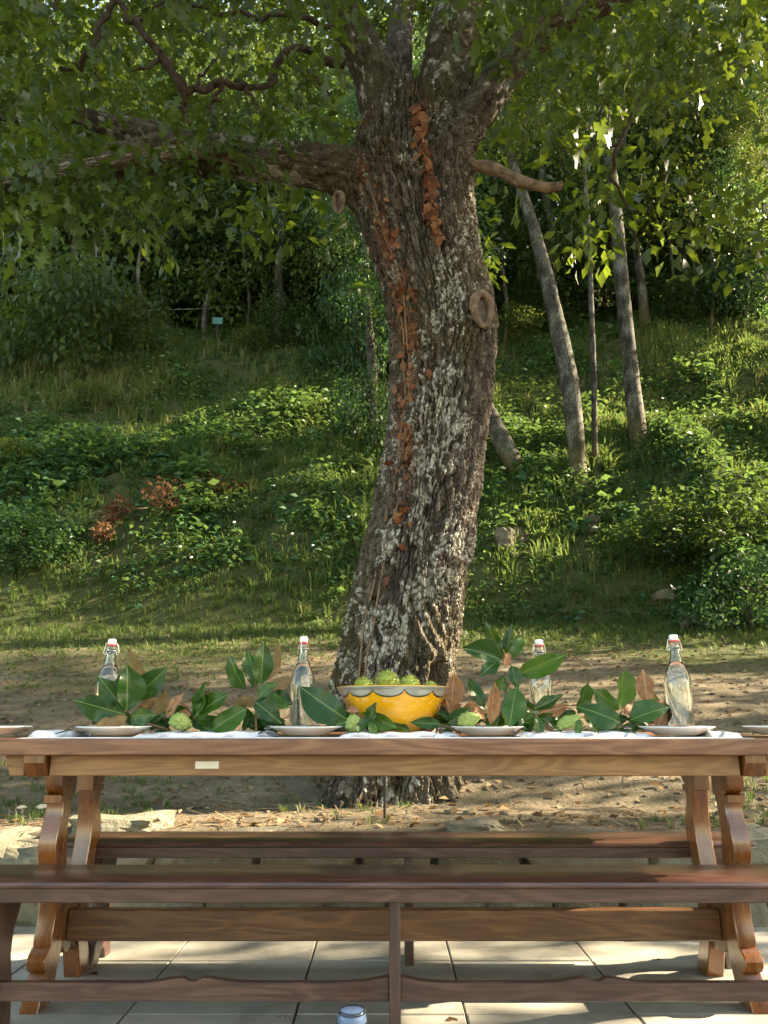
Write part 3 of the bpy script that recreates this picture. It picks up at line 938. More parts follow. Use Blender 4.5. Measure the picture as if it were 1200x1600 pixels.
def on_trunk(xrel, z, out=.0):
    r = np.interp(z, tz, tr_) + .012 + out; cx = np.interp(z, tz, tx)
    return np.array([cx + xrel * r, OY - math.sqrt(max(0, 1 - xrel * xrel)) * r, z]), np.array([xrel, -math.sqrt(max(.02, 1 - xrel * xrel)), 0])


cnt = 0
while cnt < 285:
    if r4.random() < .66:
        zz = r4.uniform(1.6, 4.75); w = np.interp(zz, [1.6, 2.6, 4.7], [.05, .13, .13])
        if r4.random() > np.interp(zz, [1.6, 2.2, 3.0, 4.7], [.08, .45, 1, .8]): continue
        xv = np.interp(zz, [1.5, 2.2, 3.0, 3.6, 4.2, 4.7], [-.28, -.50, -.66, -.70, -.82, -.9]) + r4.normal() * w
    else:
        zz = r4.uniform(4.05, 5.15); xv = np.interp(zz, [4, 4.6, 5.2], [.08, .14, .12]) + r4.normal() * .05
    if abs(xv) > .98: continue
    p, nrm = on_trunk(xv, zz, r4.uniform(0, .03))
    place_leaf('leaf', ivm, ivy, p, (r4.normal() * .6, -.2, -.8 + r4.normal() * .4), nrm + r4.normal(size=3) * .4, .035 + .035 * r4.random(), .9)
    cnt += 1
stems = []
for x0, dx in ((-.50, .0), (-.62, .03)):
    pts = []
    for zz in np.linspace(.9, 4.7, 16):
        p, _ = on_trunk(np.interp(zz, [.9, 2.2, 3.0, 4.2, 4.7], [x0 + .1, x0, x0 - .14 + dx, x0 - .28, x0 - .3]) + r4.normal() * .02, zz, .004)
        pts.append((*p, .008))
    V, F = tube(pts, 6, 80)
    part('stem', V, F, M['stem'], ivy, True)

# ------------------------------------------------------------------ table
tb = thing('trestle_table', 'long brown wooden trestle table with curved legs, set for a meal', 'table', (.045, 2.875, 0))
TZ = .814
yb = np.linspace(2.475, 3.275, 6)
for k in range(5):
    bm_part('plank', box_bm(-1.262, 1.352, yb[k] + (.001 if k else 0), yb[k + 1] - (.001 if k < 4 else 0), .7655, TZ, .005, 2), M['table'], tb)
for yy in (2.535, 3.185):
    for x0, x1 in ((-1.195, -1.128), (-1.050, 1.118), (1.196, 1.285)):
        prof = [(x0, .7635), (x1, .7635), (x1, .701), (x0 + (.022 if x0 < -1.15 else 0), .701)]
        bm_part('apron', prism_bm(prof, yy, yy + .03, 'y'), M['apron'], tb)
for xc in (-1.089, 1.157):
    bm_part('bearer', prism_bm([(2.505, .764), (3.245, .764), (3.245, .742), (3.215, .700), (2.535, .700), (2.505, .742)], xc - .034, xc + .034, 'x'), M['leg'], tb)
front = [(.6995, -.050), (.668, -.052), (.650, -.046), (.636, -.030), (.632, -.018), (.630, -.046), (.607, -.046), (.604, -.020), (.585, -.018), (.56, -.024), (.53, -.038), (.50, -.049), (.47, -.052), (.44, -.048), (.40, -.034), (.35, -.012), (.30, .002), (.26, .004), (.22, -.004), (.19, -.012), (.172, -.010), (.168, -.020), (.155, -.040), (.138, -.050), (.120, -.047), (.106, -.034), (.102, -.018), (.09, -.026), (.05, -.046), (.0, -.066)]
back = [(0, .030), (.06, .052), (.12, .074), (.20, .080), (.28, .078), (.36, .070), (.44, .048), (.52, .036), (.58, .048), (.615, .052), (.62, .075), (.6995, .075)]
for xc in (-1.089, 1.157):
    for sgn, yc in ((1, 2.722), (-1, 3.028)):
        prof = [(yc + sgn * o_, z_) for z_, o_ in front] + [(yc + sgn * o_, z_) for z_, o_ in back]
        bm_part('leg', prism_bm(prof, xc - .029, xc + .029, 'x', .003), M['leg'], tb)
    web = [(2.790, .30), (2.79, .13), (2.80, .10), (2.82, .115), (2.835, .14), (2.85, .118), (2.875, .11), (2.90, .118), (2.915, .14), (2.93, .115), (2.95, .10), (2.96, .13), (2.960, .30)]
    bm_part('trestle_web', prism_bm(web, xc - .02, xc + .02, 'x'), M['beam'], tb)
bm_part('stretcher', box_bm(-1.068, 1.136, 2.852, 2.892, .150, .247, .004), M['beam'], tb)
bm_part('label_plate', box_bm(*[P(305, 1198, 2.534)[0], P(342, 1198, 2.534)[0]], 2.5325, 2.5348, .723, .745, .0005), M['sticker'], tb)

# ------------------------------------------------------------------ benches


def make_bench():
    b = thing('bench', 'x', 'bench', (0, 2.5, 0))
    y0 = 2.366
    nose = [(y0 + .006, .4105), (y0, .4145), (y0 - .001, .420), (y0 + .003, .427), (y0 + .012, .4305), (y0 + .250, .4305), (y0 + .259, .427), (y0 + .263, .420), (y0 + .262, .4145), (y0 + .256, .4105)]
    bm_part('seat', prism_bm(nose, -1.28, 1.31, 'x', .006), M['bench'], b)
    for yy in (2.384, 2.588):
        prof = [(-1.262, .410), (1.295, .410), (1.288, .385), (1.268, .3715), (-1.235, .3715), (-1.255, .385)]
        bm_part('apron', prism_bm(prof, yy, yy + .024, 'y'), M['bench'], b)
    side = [(2.412, .4085), (2.412, .34), (2.43, .30), (2.45, .26), (2.452, .20), (2.435, .15), (2.425, .12), (2.44, .095), (2.418, .075), (2.405, .0), (2.465, .0), (2.48, .035), (2.50, .045)]
    prof = side + [(5.0 - 2.5 * 0 - y_ - 0.0, z_) for y_, z_ in reversed(side[:-1])]
    prof = [(y_ - .005, z_) for y_, z_ in prof]
    for x0, x1 in ((-1.172, -1.110), (1.17, 1.23)):
        bm_part('leg', prism_bm(prof, x0, x1, 'x', .003), M['benchleg'], b)
    bm_part('centre_post', box_bm(.015, .047, 2.43, 2.56, 0, .409, .003), M['benchleg'], b)
    for x0, x1 in ((-1.1095, .0145), (.0475, 1.1695)):
        L = x1 - x0; xs = np.linspace(x0, x1, 60); topz = []
        for x in xs:
            tt = (x - x0) / L
            q = abs(tt - .5) * 2                                  # 1 at ends, 0 in the middle
            zt = .146
            inner = (tt if x0 > 0 else 1 - tt)                     # 0 at the centre post
            zt += .016 * math.exp(-(inner / .05) ** 1.4)
            zt += .013 * math.exp(-((abs(tt - .5) - .022) / .06) ** 2) - .013 * math.exp(-((tt - .5) / .014) ** 2)
            topz.append(zt)
        prof = list(zip(xs, topz)) + [(x1, .098), (x0, .098)]
        bm_part('stretcher', prism_bm(prof, 2.462, 2.488, 'y', .002), M['bench'], b)
    return b


bench = make_bench()
bench['label'] = 'dark brown wooden bench in front of the table, nearest the camera'
bench['group'] = 'wooden benches at the table'
b2 = bench.copy(); COL.objects.link(b2)
for ch in list(bench.children):
    c_ = ch.copy(); COL.objects.link(c_); c_.parent = b2
b2.location = (.062, 3.183, 0)
b2['label'] = 'dark brown wooden bench behind the table, against the stone wall'

# ------------------------------------------------------------------ table settings


def cloth(name, x0, x1, y0, y1, h, label, cat, seed, fold=0.0, group=None):
    n, m = 26, 14
    u = np.linspace(0, 1, n); w = np.linspace(0, 1, m)
    Uu, Ww = np.meshgrid(u, w, indexing='ij')
    X = x0 + (x1 - x0) * Uu; Y = y0 + (y1 - y0) * Ww
    edge = np.minimum(1, np.minimum(np.minimum(Uu, 1 - Uu) * 14, np.minimum(Ww, 1 - Ww) * 9))
    top = TZ + .002 + h * np.sqrt(edge) * (.72 + .5 * (fbm(X * 9 + seed, Y * 9, seed % 5) - .2)) + fold * .004 * np.sin(X * 60)
    X = X + .004 * (fbm(Y * 18, X * 2 + seed, 2) - .5); Y = Y + .006 * (fbm(X * 12 + seed, Y * 3, 4) - .5)
    V = np.concatenate([np.stack([X, Y, top], -1).reshape(-1, 3), np.stack([X, Y, np.full_like(X, TZ + .0012)], -1).reshape(-1, 3)])
    ii = np.arange(n - 1)[:, None] * m + np.arange(m - 1)[None]
    F = np.stack([ii, ii + m, ii + m + 1, ii + 1], -1).reshape(-1, 4)
    F2 = F[:, ::-1] + n * m
    ring = np.concatenate([np.arange(m), np.arange(1, n) * m + m - 1, (n - 1) * m + np.arange(m - 2, -1, -1), np.arange(n - 2, 0, -1) * m])
    R2 = np.roll(ring, -1)
    side = np.stack([ring, ring + n * m, R2 + n * m, R2], 1)
    o = link(name, mesh_of(name, V, [F, F2, side], True), M['linen'], label=label, category=cat)
    if group: o['group'] = group
    return o


def xt(px, D=2.66):
    return P(px, 1150, D)[0]


cloth('table_runner', xt(62), xt(1142), 2.492, 2.535, .0025, 'narrow white paper strip along the near edge of the table', 'table runner', 1)
for k, (a, b_, lab) in enumerate([(66, 128, 'short rolled white napkin at the left end of the table'), (222, 428, 'folded white napkin left of the bowl, between two plates'), (530, 716, 'folded white napkin lying just in front of the yellow bowl'),
                                  (806, 1006, 'folded white napkin right of the bowl, under magnolia leaves'), (1090, 1140, 'short folded white napkin beside the rightmost bottle')]):
    cloth('napkin', xt(a), xt(b_), 2.555, 2.80, .020 if k in (0, 4) else .016, lab, 'napkin', 3 + k, .6, 'white napkins along the table')

plate_prof = [(0, .004), (.070, .004), (.074, .006), (.105, .019), (.124, .026), (.1265, .0275), (.1255, .0295), (.103, .0225), (.073, .010), (0, .008)]
plates = [(-12, 2.66, 'white plate cut off at the left edge of the photo'), (177, 2.64, 'white plate in front of the left magnolia sprig'), (478, 2.64, 'white plate in front of the bottle left of the bowl'), (762, 2.64, 'white plate in front of the tall magnolia sprig'),
          (1058, 2.63, 'white plate in front of the rightmost bottle'), (1222, 2.66, 'white plate cut off at the right edge of the photo')]
V0, F0 = lathe(plate_prof, 48)
pm = mesh_of('plate', V0 * np.array([.95, .95, 1.1]), F0, True); pm.materials.append(M['porcelain'])
Vr, Fr = lathe([(.1262 * .95, .0268), (.1275 * .95, .0278), (.1262 * .95, .0288)], 48)
prm = mesh_of('plate_rim', Vr * np.array([1, 1, 1.1]), Fr, True); prm.materials.append(M['platerim'])
for px, D, lab in plates:
    t_ = thing('plate', lab, 'plate', (xt(px, D), D, TZ + .0035), 'white dinner plates')
    link('dish', pm, None, t_); link('rim_line', prm, None, t_)


def fork_mesh():
    bm = bmesh.new()

    def bx(x0, x1, y0, y1, z0, z1):
        b = box_bm(x0, x1, y0, y1, z0, z1, .0006); me = bpy.data.meshes.new('t'); b.to_mesh(me); b.free(); bm.from_mesh(me); bpy.data.meshes.remove(me)
    bx(-.004, .004, -.095, .02, .001, .0035); bx(-.012, .012, .02, .045, .0015, .004)
    for k in range(4): bx(-.0115 + k * .0063, -.0079 + k * .0063, .0445, .090, .002, .0045)
    me = bpy.data.meshes.new('fork'); bm.to_mesh(me); bm.free(); me.materials.append(M['steel']); return me


fm = fork_mesh()
for px, lab in ((108, 'steel fork on the short napkin at the left end of the table'), (415, 'steel fork left of the plate beside the bowl'), (690, 'steel fork in front of the right side of the bowl'), (985, 'steel fork below the upright magnolia leaf on the right')):
    o = link('fork', fm, None, label=lab, category='fork', group='forks along the table')
    o.location = (xt(px, 2.60), 2.605, TZ + .0235); o.rotation_euler = (math.radians(7), 0, math.radians(-6))
bm = box_bm(-.006, .006, -.10, .0, .001, .004, .001); b_ = prism_bm([(-.006, .002), (.008, .002), (.008, .0035), (-.006, .0035)], 0, .10, 'y', 0)
me = bpy.data.meshes.new('t'); b_.to_mesh(me); b_.free(); bm.from_mesh(me)
knm = bpy.data.meshes.new('knife'); bm.to_mesh(knm); bm.free(); knm.materials.append(M['steel'])
for px, lab in ((238, 'steel knife right of the plate by the left magnolia sprig'), (838, 'steel knife right of the plate by the tall magnolia sprig'), (1128, 'steel knife at the right end of the table, by the last napkin')):
    o = link('knife', knm, None, label=lab, category='knife', group='knives along the table')
    o.location = (xt(px, 2.60), 2.61, TZ + .021); o.rotation_euler = (math.radians(3), 0, math.radians(4))

# bottles
outer = [(0, 0), (.040, 0), (.0435, .004), (.044, .012), (.044, .170), (.0425, .190), (.0375, .210), (.029, .230), (.0215, .247), (.0178, .262), (.0165, .280), (.0160, .298), (.0185, .300), (.0185, .308), (.0160, .311), (.0165, .318)]
inner = [(.0115, .318), (.0115, .300), (.0135, .270), (.018, .246), (.0255, .229), (.034, .208), (.0395, .187), (.041, .168), (.041, .012), (.037, .006), (0, .006)]
gV, gF = lathe(outer + inner, 40); glm = mesh_of('glass_body', gV, gF, True); glm.materials.append(M['glass'])
wV, wF = lathe([(0, .0055), (.0375, .0055), (.0415, .0118), (.0415, .168), (.0400, .187), (.0345, .208), (.0260, .229), (.0183, .2455), (0, .2455)], 40)
wm = mesh_of('water', wV, wF, True); wm.materials.append(M['water'])
sV, sF = lathe([(0, .3192), (.0135, .3192), (.0150, .322), (.0150, .335), (.012, .340), (0, .341)], 24); stm = mesh_of('stopper', sV, sF, True); stm.materials.append(M['ceramic'])
kV, kF = lathe([(.010, .3135), (.0168, .3135), (.0168, .3190), (.010, .3190)], 24, True); gkm = mesh_of('gasket', kV, kF, True); gkm.materials.append(M['rubber'])
wl = []
for s_ in (-1, 1):
    pts = [(s_ * .0150, 0, .328, .0014), (s_ * .021, 0, .320, .0014), (s_ * .027, 0, .296, .0014), (s_ * .0255, 0, .285, .0014), (s_ * .0195, .0, .284, .0014), (s_ * .0185, 0, .296, .0014)]
    V, F = tube(pts, 6, 30); wl.append((V, F, np.zeros(len(V))))
ringp = [(.0195 * math.cos(a), .0195 * math.sin(a), .296, .0013) for a in np.linspace(0, 2 * math.pi, 17)]
V, F = tube(ringp, 6, 50); wl.append((V, F, np.zeros(len(V))))
V, F, _ = merge(wl); blm = mesh_of('bail', V, F, True); blm.materials.append(M['wire'])
for px, D, rz, sc, lab in ((163, 2.86, 0, 1.0, 'clear swing top water bottle behind the left magnolia sprig'), (471, 2.84, 75, 1.02, 'clear swing top water bottle left of the yellow bowl'), (849, 2.88, 20, 1.0, 'clear swing top bottle half hidden by the tall magnolia sprig'), (1066, 2.765, 8, 1.02, 'clear swing top water bottle at the right end of the table')):
    p = P(px, 1145, D)
    t_ = thing('swing_top_bottle', lab, 'bottle', (p[0], D, TZ + .001), 'swing top water bottles')
    t_.scale = (sc, sc, sc); t_.rotation_euler = (0, 0, math.radians(rz))
    link('glass_body', glm, None, t_); link('water', wm, None, t_); link('stopper', stm, None, t_); link('gasket', gkm, None, t_); link('wire_bail', blm, None, t_)

# bowl
BX, BY = P(615, 1077, 2.83)[0], 2.83
bowl = thing('yellow_bowl', 'yellow glazed bowl with grey scalloped rim in the middle of the table', 'bowl', (BX, BY, TZ + .001))
bp = [(0, .006), (.055, .006), (.062, 0), (.072, 0), (.075, .010), (.095, .022), (.125, .050), (.150, .085), (.168, .120), (.180, .150), (.1885, .158), (.1895, .161), (.187, .164), (.178, .1625), (.165, .130), (.145, .090), (.115, .052), (.07, .026), (0, .020)]
bowl.scale = (1.07, 1.07, 1.02)
V, F = lathe(bp, 64); link('body', mesh_of('body', V, F, True), M['yellow'], bowl)


def rad_at(zz):
    return np.interp(zz, [.010, .022, .050, .085, .120, .150, .158, .161], [.075, .095, .125, .150, .168, .180, .1885, .1895])


def band(name, depth_fn, off, mat):
    n = 240; m = 9
    a = np.linspace(0, 2 * math.pi, n, endpoint=False)
    dep = depth_fn(a)
    V = []
    for k in range(m):
        zz = .1615 - dep * k / (m - 1)
        r = rad_at(zz) + off
        V.append(np.stack([r * np.cos(a), r * np.sin(a), zz], 1))
    # turn the lower edge in so that the band has thickness
    V.append(np.stack([(rad_at(.1615 - dep) - .001) * np.cos(a), (rad_at(.1615 - dep) - .001) * np.sin(a), .1615 - dep], 1))
    V = np.concatenate(V); k = np.arange(n); k2 = (k + 1) % n
    F = np.concatenate([np.stack([j * n + k, j * n + k2, (j + 1) * n + k2, (j + 1) * n + k], 1)[:, ::-1] for j in range(m)])
    return link(name, mesh_of(name, V, [F], True), mat, bowl)


scal = lambda a: .007 + .025 * np.sqrt(np.clip(1 - ((((a / (2 * math.pi) * 11 + .43) % 1) - .5) * 2) ** 2, 0, 1))
band('scalloped_band', scal, .0022, M['pewter'])
band('band_outline', lambda a: scal(a) + .0042, .0012, M['outline'])

# chestnut burrs in the bowl
bm = bmesh.new(); bmesh.ops.create_icosphere(bm, subdivisions=2, radius=.028)
me = bpy.data.meshes.new('t'); bm.to_mesh(me); bm.free()
base = np.array([v_.co[:] for v_ in me.vertices]); bf = np.array([p_.vertices[:] for p_ in me.polygons])
rs = np.random.default_rng(77); d = rs.normal(size=(420, 3)); d /= np.linalg.norm(d, axis=1)[:, None]
d2 = d + rs.normal(size=d.shape) * .25; d2 /= np.linalg.norm(d2, axis=1)[:, None]
perp = np.cross(d, np.array([.3, .5, .8])); perp /= np.linalg.norm(perp, axis=1)[:, None]; per2 = np.cross(d, perp)
Vs = np.stack([d * .0275 + perp * .0011, d * .0275 - perp * .0006 + per2 * .001, d * .0275 - perp * .0006 - per2 * .001, d * .0275 + d2 * .017], 1).reshape(-1, 3)
o4 = np.arange(420)[:, None] * 4 + len(base)
Fs = np.concatenate([o4 + np.array([[0, 1, 3]]), o4 + np.array([[1, 2, 3]]), o4 + np.array([[2, 0, 3]])])
brm = mesh_of('burr', np.vstack([base, Vs]), [np.concatenate([bf, Fs])]); brm.materials.append(M['burr'])
for px, py, D, sc, lab in ((568, 1072, 2.78, .88, 'spiky green chestnut burr at the left in the yellow bowl'), (604, 1066, 2.82, 1.15, 'largest spiky green chestnut burr, in the middle of the bowl'), (640, 1071, 2.78, .95, 'spiky green chestnut burr right of the largest one in the bowl'),
                           (588, 1082, 2.90, .8, 'small chestnut burr half hidden behind the rim of the bowl'), (672, 1078, 2.84, .8, 'small chestnut burr at the right rim of the bowl')):
    o = link('chestnut_burr', brm, None, label=lab, category='chestnut burr', group='chestnut burrs in the bowl')
    o.location = P(px, py, D); o.scale = (sc,) * 3; o.rotation_euler = rs.random(3) * 6

# green knobbly magnolia pods
bm = bmesh.new(); bmesh.ops.create_icosphere(bm, subdivisions=4, radius=1)
pts = rs.normal(size=(70, 3)); pts /= np.linalg.norm(pts, axis=1)[:, None]
for v_ in bm.verts:
    q = np.array(v_.co); dd = np.sort(np.linalg.norm(pts - q, axis=1))
    v_.co *= 1 + .26 * min(1, (dd[1] - dd[0]) * 3.5) - .12
for f_ in bm.faces: f_.smooth = True
pdm = bpy.data.meshes.new('pod'); bm.to_mesh(pdm); bm.free(); pdm.materials.append(M['pod'])
for px, py, D, s_, rot, lab in ((282, 1128, 2.66, (.036, .034, .028), .3, 'green knobbly seed pod left, below the brown magnolia leaf'), (553, 1131, 2.62, (.027, .027, .030), .1, 'green knobbly seed pod at the left foot of the bowl'),
                                (732, 1124, 2.70, (.038, .030, .025), -.1, 'green knobbly seed pod right of the bowl behind a plate'), (889, 1128, 2.64, (.042, .026, .021), -.35, 'green knobbly seed pod lying on the right napkin')):
    o = link('seed_pod', pdm, None, label=lab, category='seed pod', group='green seed pods on the table')
    p = P(px, py, D); o.location = p; o.scale = s_; o.rotation_euler = (0, rot, 0)

# magnolia sprigs: every leaf from its foot to its tip
mag_meshes = []
for vi, (curl, fold, tw, wav, bow) in enumerate(((.12, .30, .0, .030, .00), (-.16, .45, .25, .045, .04), (.34, .20, -.25, .040, -.05), (.05, .60, .15, .050, .06), (.45, .38, -.4, .035, .0), (-.05, .15, .5, .055, -.04))):
    ys = np.linspace(0, 1, 13)
    V, F = [], []
    for y in ys:
        w = .25 * math.sin(math.pi * y ** .92) ** .80 * (1.05 - .15 * y) + .006
        if y > .72: w *= 1 - .55 * ((y - .72) / .28) ** 1.2
        z0 = -curl * y * y
        for q in (-1, -.5, -.05, .05, .5, 1):
            zz = z0 + fold * w * abs(q) ** 1.15 + tw * q * w * y + wav * math.sin(y * 13 + vi * 2 + (2.2 if q > 0 else 0)) * abs(q) ** 2
            V.append((q * w * (1 - .12 * fold * abs(q)) + bow * math.sin(math.pi * y), y, zz))
    for k in range(12):
        for j_ in range(5):
            b = k * 6 + j_
            F.append((b, b + 1, b + 7, b + 6))
    for mk in ('magnolia', 'magbrown'):
        me = mesh_of('magnolia_leaf', np.array(V), [np.array(F)], True); me.materials.append(M[mk]); mag_meshes.append(me)


def sprig(label, base, D, stem, leaves):
    b0 = P(base[0], base[1], D)
    b0[2] = max(b0[2], TZ + .004)
    t_ = thing('magnolia_sprig', label, 'magnolia sprig', tuple(b0), 'magnolia sprigs along the table')
    if stem:
        V, F = tube([tuple(P(a, b_, d_)) + (.0042 - .0012 * k / len(stem),) for k, (a, b_, d_) in enumerate(stem)], 7, 24)
        part('stem', V, F, M['stem'], t_, True)
    rr3 = np.random.default_rng(int(base[0] * 7 + base[1]))
    leaves = list(leaves)
    xs_ = [l_[0] for l_ in leaves]; lo_, hi_ = min(xs_) - 8, max(xs_) + 8
    for k in range(12):                                         # low leaves in the shade of the others
        a = rr3.uniform(lo_, hi_); dd = 1 if rr3.random() < .5 else -1; dn = D + rr3.uniform(.0, .12)
        leaves.append((a, rr3.uniform(1118, 1134), a + dd * rr3.uniform(18, 42), rr3.uniform(1112, 1142), 'b' if rr3.random() < .2 else 'g', rr3.uniform(.9, 1.2), dn, dn + rr3.uniform(-.03, .06)))
    for lf in leaves:
        x0, y0, x1, y1, kind, wd = lf[:6]
        d0 = lf[6] if len(lf) > 6 else D + rr3.uniform(-.03, .03)
        d1 = lf[7] if len(lf) > 7 else d0 + rr3.uniform(-.05, .03)
        a = P(x0, y0, d0); b_ = P(x1, y1, d1)
        a[2] = max(a[2], TZ + .012); b_[2] = max(b_[2], TZ + .010)
        d_ = b_ - a; L = np.linalg.norm(d_)
        face = np.array([rr3.uniform(-.8, .8), -1.0, rr3.uniform(-.05, .6)]) * (1 if kind != 'u' else -1)
        me = mag_meshes[(rr3.integers(0, 6)) * 2 + (1 if kind == 'b' else 0)]
        place_leaf('leaf', me, t_, a, d_, face, L * 1.08, wd * .88)


sprig('leafy magnolia sprig at the left end in front of a bottle', (200, 1128), 2.74, [(262, 1140, 2.72), (225, 1128, 2.73), (200, 1112, 2.74), (196, 1104, 2.75)],
      [(196, 1110, 155, 1060, 'g', 1.0), (198, 1110, 199, 1043, 'g', 1.5, 2.72, 2.70), (205, 1100, 226, 1027, 'u', 1.15, 2.80, 2.82), (211, 1092, 257, 1047, 'g', 1.3, 2.78, 2.76), (195, 1116, 121, 1096, 'g', 1.05), (200, 1120, 150, 1130, 'u', 1.0, 2.72, 2.68),
       (206, 1118, 247, 1116, 'g', 1.2, 2.70, 2.66), (215, 1105, 250, 1090, 'u', 1.0, 2.82, 2.84), (200, 1112, 190, 1052, 'g', 1.1, 2.80, 2.84), (205, 1120, 225, 1142, 'g', 1.1), (230, 1122, 262, 1138, 'g', 1.1), (190, 1125, 132, 1140, 'g', .9), (262, 1122, 284, 1081, 'b', 1.1, 2.72, 2.74), (240, 1120, 262, 1084, 'u', 1.2, 2.80, 2.82)])
sprig('small magnolia sprig between the two left bottles', (303, 1132), 2.73, [(345, 1142, 2.72), (318, 1130, 2.73), (303, 1118, 2.73)],
      [(303, 1120, 326, 1068, 'g', 1.0), (304, 1119, 322, 1082, 'g', .8, 2.71, 2.69), (303, 1120, 357, 1082, 'g', 1.3, 2.70, 2.68), (302, 1122, 270, 1098, 'b', .9, 2.78, 2.80), (305, 1124, 345, 1122, 'g', .9), (300, 1126, 285, 1142, 'g', 1.1), (306, 1126, 330, 1143, 'g', 1.0)])
sprig('upright magnolia sprig just left of the second bottle', (398, 1130), 2.75, [(400, 1146, 2.72), (400, 1115, 2.75), (402, 1085, 2.76), (405, 1072, 2.77)],
      [(385, 1078, 352, 1034, 'g', 1.0), (400, 1074, 390, 1014, 'g', .95, 2.78, 2.80), (407, 1070, 414, 1007, 'g', 1.15, 2.74, 2.72), (416, 1062, 440, 1020, 'u', .9, 2.82, 2.86), (402, 1092, 425, 1066, 'g', 1.1, 2.70, 2.67), (398, 1096, 432, 1122, 'g', 1.5, 2.70, 2.66), (402, 1092, 450, 1106, 'g', 1.1),
       (385, 1108, 322, 1138, 'g', 1.25, 2.70, 2.66), (398, 1090, 366, 1106, 'u', 1.0), (396, 1105, 385, 1092, 'b', 1.3), (423, 1076, 455, 1062, 'u', 1.6, 2.80, 2.82), (420, 1085, 456, 1100, 'g', 1.4, 2.78, 2.78), (405, 1112, 442, 1140, 'g', 1.2), (392, 1118, 380, 1143, 'g', 1.0), (395, 1115, 350, 1118, 'g', 1.0, 2.8, 2.8)])
sprig('flat magnolia sprig in front of the left side of the bowl', (560, 1138), 2.68, [(600, 1146, 2.62), (578, 1130, 2.65), (556, 1114, 2.66)],
      [(542, 1124, 466, 1074, 'g', 1.15, 2.70, 2.72), (573, 1128, 590, 1100, 'g', 1.5, 2.64, 2.62), (578, 1118, 618, 1136, 'g', 1.2, 2.66, 2.62), (575, 1122, 560, 1152, 'g', 1.1, 2.62, 2.585), (562, 1112, 542, 1110, 'b', 1.2), (575, 1128, 590, 1150, 'g', 1.0, 2.62, 2.59), (545, 1126, 510, 1138, 'g', 1.2), (600, 1128, 640, 1143, 'g', 1.0), (545, 1120, 500, 1118, 'g', 1.2, 2.76, 2.78)])
sprig('few magnolia leaves at the right foot of the bowl', (690, 1138), 2.72, [(720, 1146, 2.68), (700, 1136, 2.70), (680, 1130, 2.72)],
      [(690, 1132, 645, 1128, 'g', .9), (700, 1130, 733, 1108, 'g', 1.2), (705, 1108, 708, 1056, 'b', 1.3, 2.78, 2.80), (722, 1110, 690, 1092, 'b', 1.1, 2.80, 2.80), (706, 1120, 698, 1092, 'b', .9, 2.76, 2.75), (715, 1128, 690, 1142, 'g', 1.1), (722, 1118, 745, 1096, 'b', 1.2, 2.82, 2.82), (725, 1126, 758, 1120, 'g', 1.0)])
sprig('tallest magnolia sprig, rising right of the bowl', (775, 1135), 2.74, [(772, 1146, 2.70), (782, 1110, 2.74), (796, 1070, 2.76), (803, 1048, 2.76), (792, 1032, 2.76)],
      [(783, 1030, 727, 1013, 'g', 1.25, 2.74, 2.70), (785, 1026, 761, 974, 'g', .95, 2.76, 2.78), (792, 1022, 800, 979, 'g', .95, 2.76, 2.78), (800, 1030, 818, 990, 'g', .9, 2.77, 2.80), (780, 1030, 752, 1056, 'g', 1.1, 2.72, 2.68), (800, 1040, 806, 1070, 'g', 1.3, 2.72, 2.68), (810, 1054, 882, 1023, 'g', 1.0, 2.74, 2.70),
       (756, 1108, 736, 1059, 'g', .9, 2.72, 2.71), (758, 1128, 740, 1098, 'b', .9, 2.72, 2.71), (766, 1132, 770, 1070, 'b', .75, 2.70, 2.70), (806, 1074, 797, 1136, 'g', 1.25, 2.70, 2.66), (790, 1055, 768, 1085, 'g', .9), (792, 1100, 778, 1140, 'g', 1.1), (800, 1085, 785, 1065, 'g', 1.1, 2.8, 2.82), (795, 1020, 790, 1042, 'b', 1.3, 2.75, 2.74), (800, 1118, 825, 1142, 'g', 1.2), (780, 1120, 760, 1138, 'g', 1.1)])
sprig('low magnolia sprig in front of the half hidden bottle', (836, 1132), 2.70, [(870, 1146, 2.66), (848, 1130, 2.68), (836, 1116, 2.70)],
      [(834, 1108, 878, 1090, 'g', 1.1, 2.70, 2.68), (842, 1114, 884, 1106, 'b', 1.1, 2.74, 2.76), (838, 1112, 810, 1100, 'g', 1.0), (838, 1120, 848, 1148, 'g', 1.2, 2.64, 2.60), (834, 1122, 808, 1138, 'g', 1.2), (846, 1122, 880, 1136, 'g', 1.0), (842, 1130, 862, 1144, 'b', 1.1)])
sprig('broad magnolia sprig with brown undersides by the rightmost bottle', (968, 1130), 2.72, [(930, 1144, 2.66), (955, 1128, 2.70), (972, 1112, 2.73)],
      [(972, 1108, 968, 1047, 'g', 1.45, 2.70, 2.68), (968, 1108, 926, 1078, 'g', 1.15, 2.76, 2.78), (970, 1130, 916, 1102, 'g', 1.4, 2.66, 2.64), (984, 1126, 1041, 1098, 'g', 1.25, 2.68, 2.66), (1012, 1098, 1004, 1050, 'b', 1.35, 2.80, 2.82), (1026, 1138, 1046, 1090, 'b', 1.3, 2.78, 2.80), (903, 1116, 912, 1067, 'g', 1.2, 2.74, 2.74),
       (905, 1124, 900, 1150, 'g', 1.1, 2.60, 2.57), (922, 1126, 933, 1150, 'g', 1.2, 2.60, 2.57), (912, 1122, 930, 1112, 'b', 1.2), (975, 1116, 1000, 1100, 'b', 1.2, 2.76, 2.78), (985, 1128, 1012, 1138, 'g', 1.1), (1000, 1128, 1030, 1120, 'b', 1.2, 2.8, 2.82), (955, 1126, 940, 1142, 'g', 1.0), (900, 1112, 872, 1122, 'g', 1.2, 2.74, 2.74), (1030, 1120, 1022, 1085, 'u', 1.0, 2.84, 2.86)])

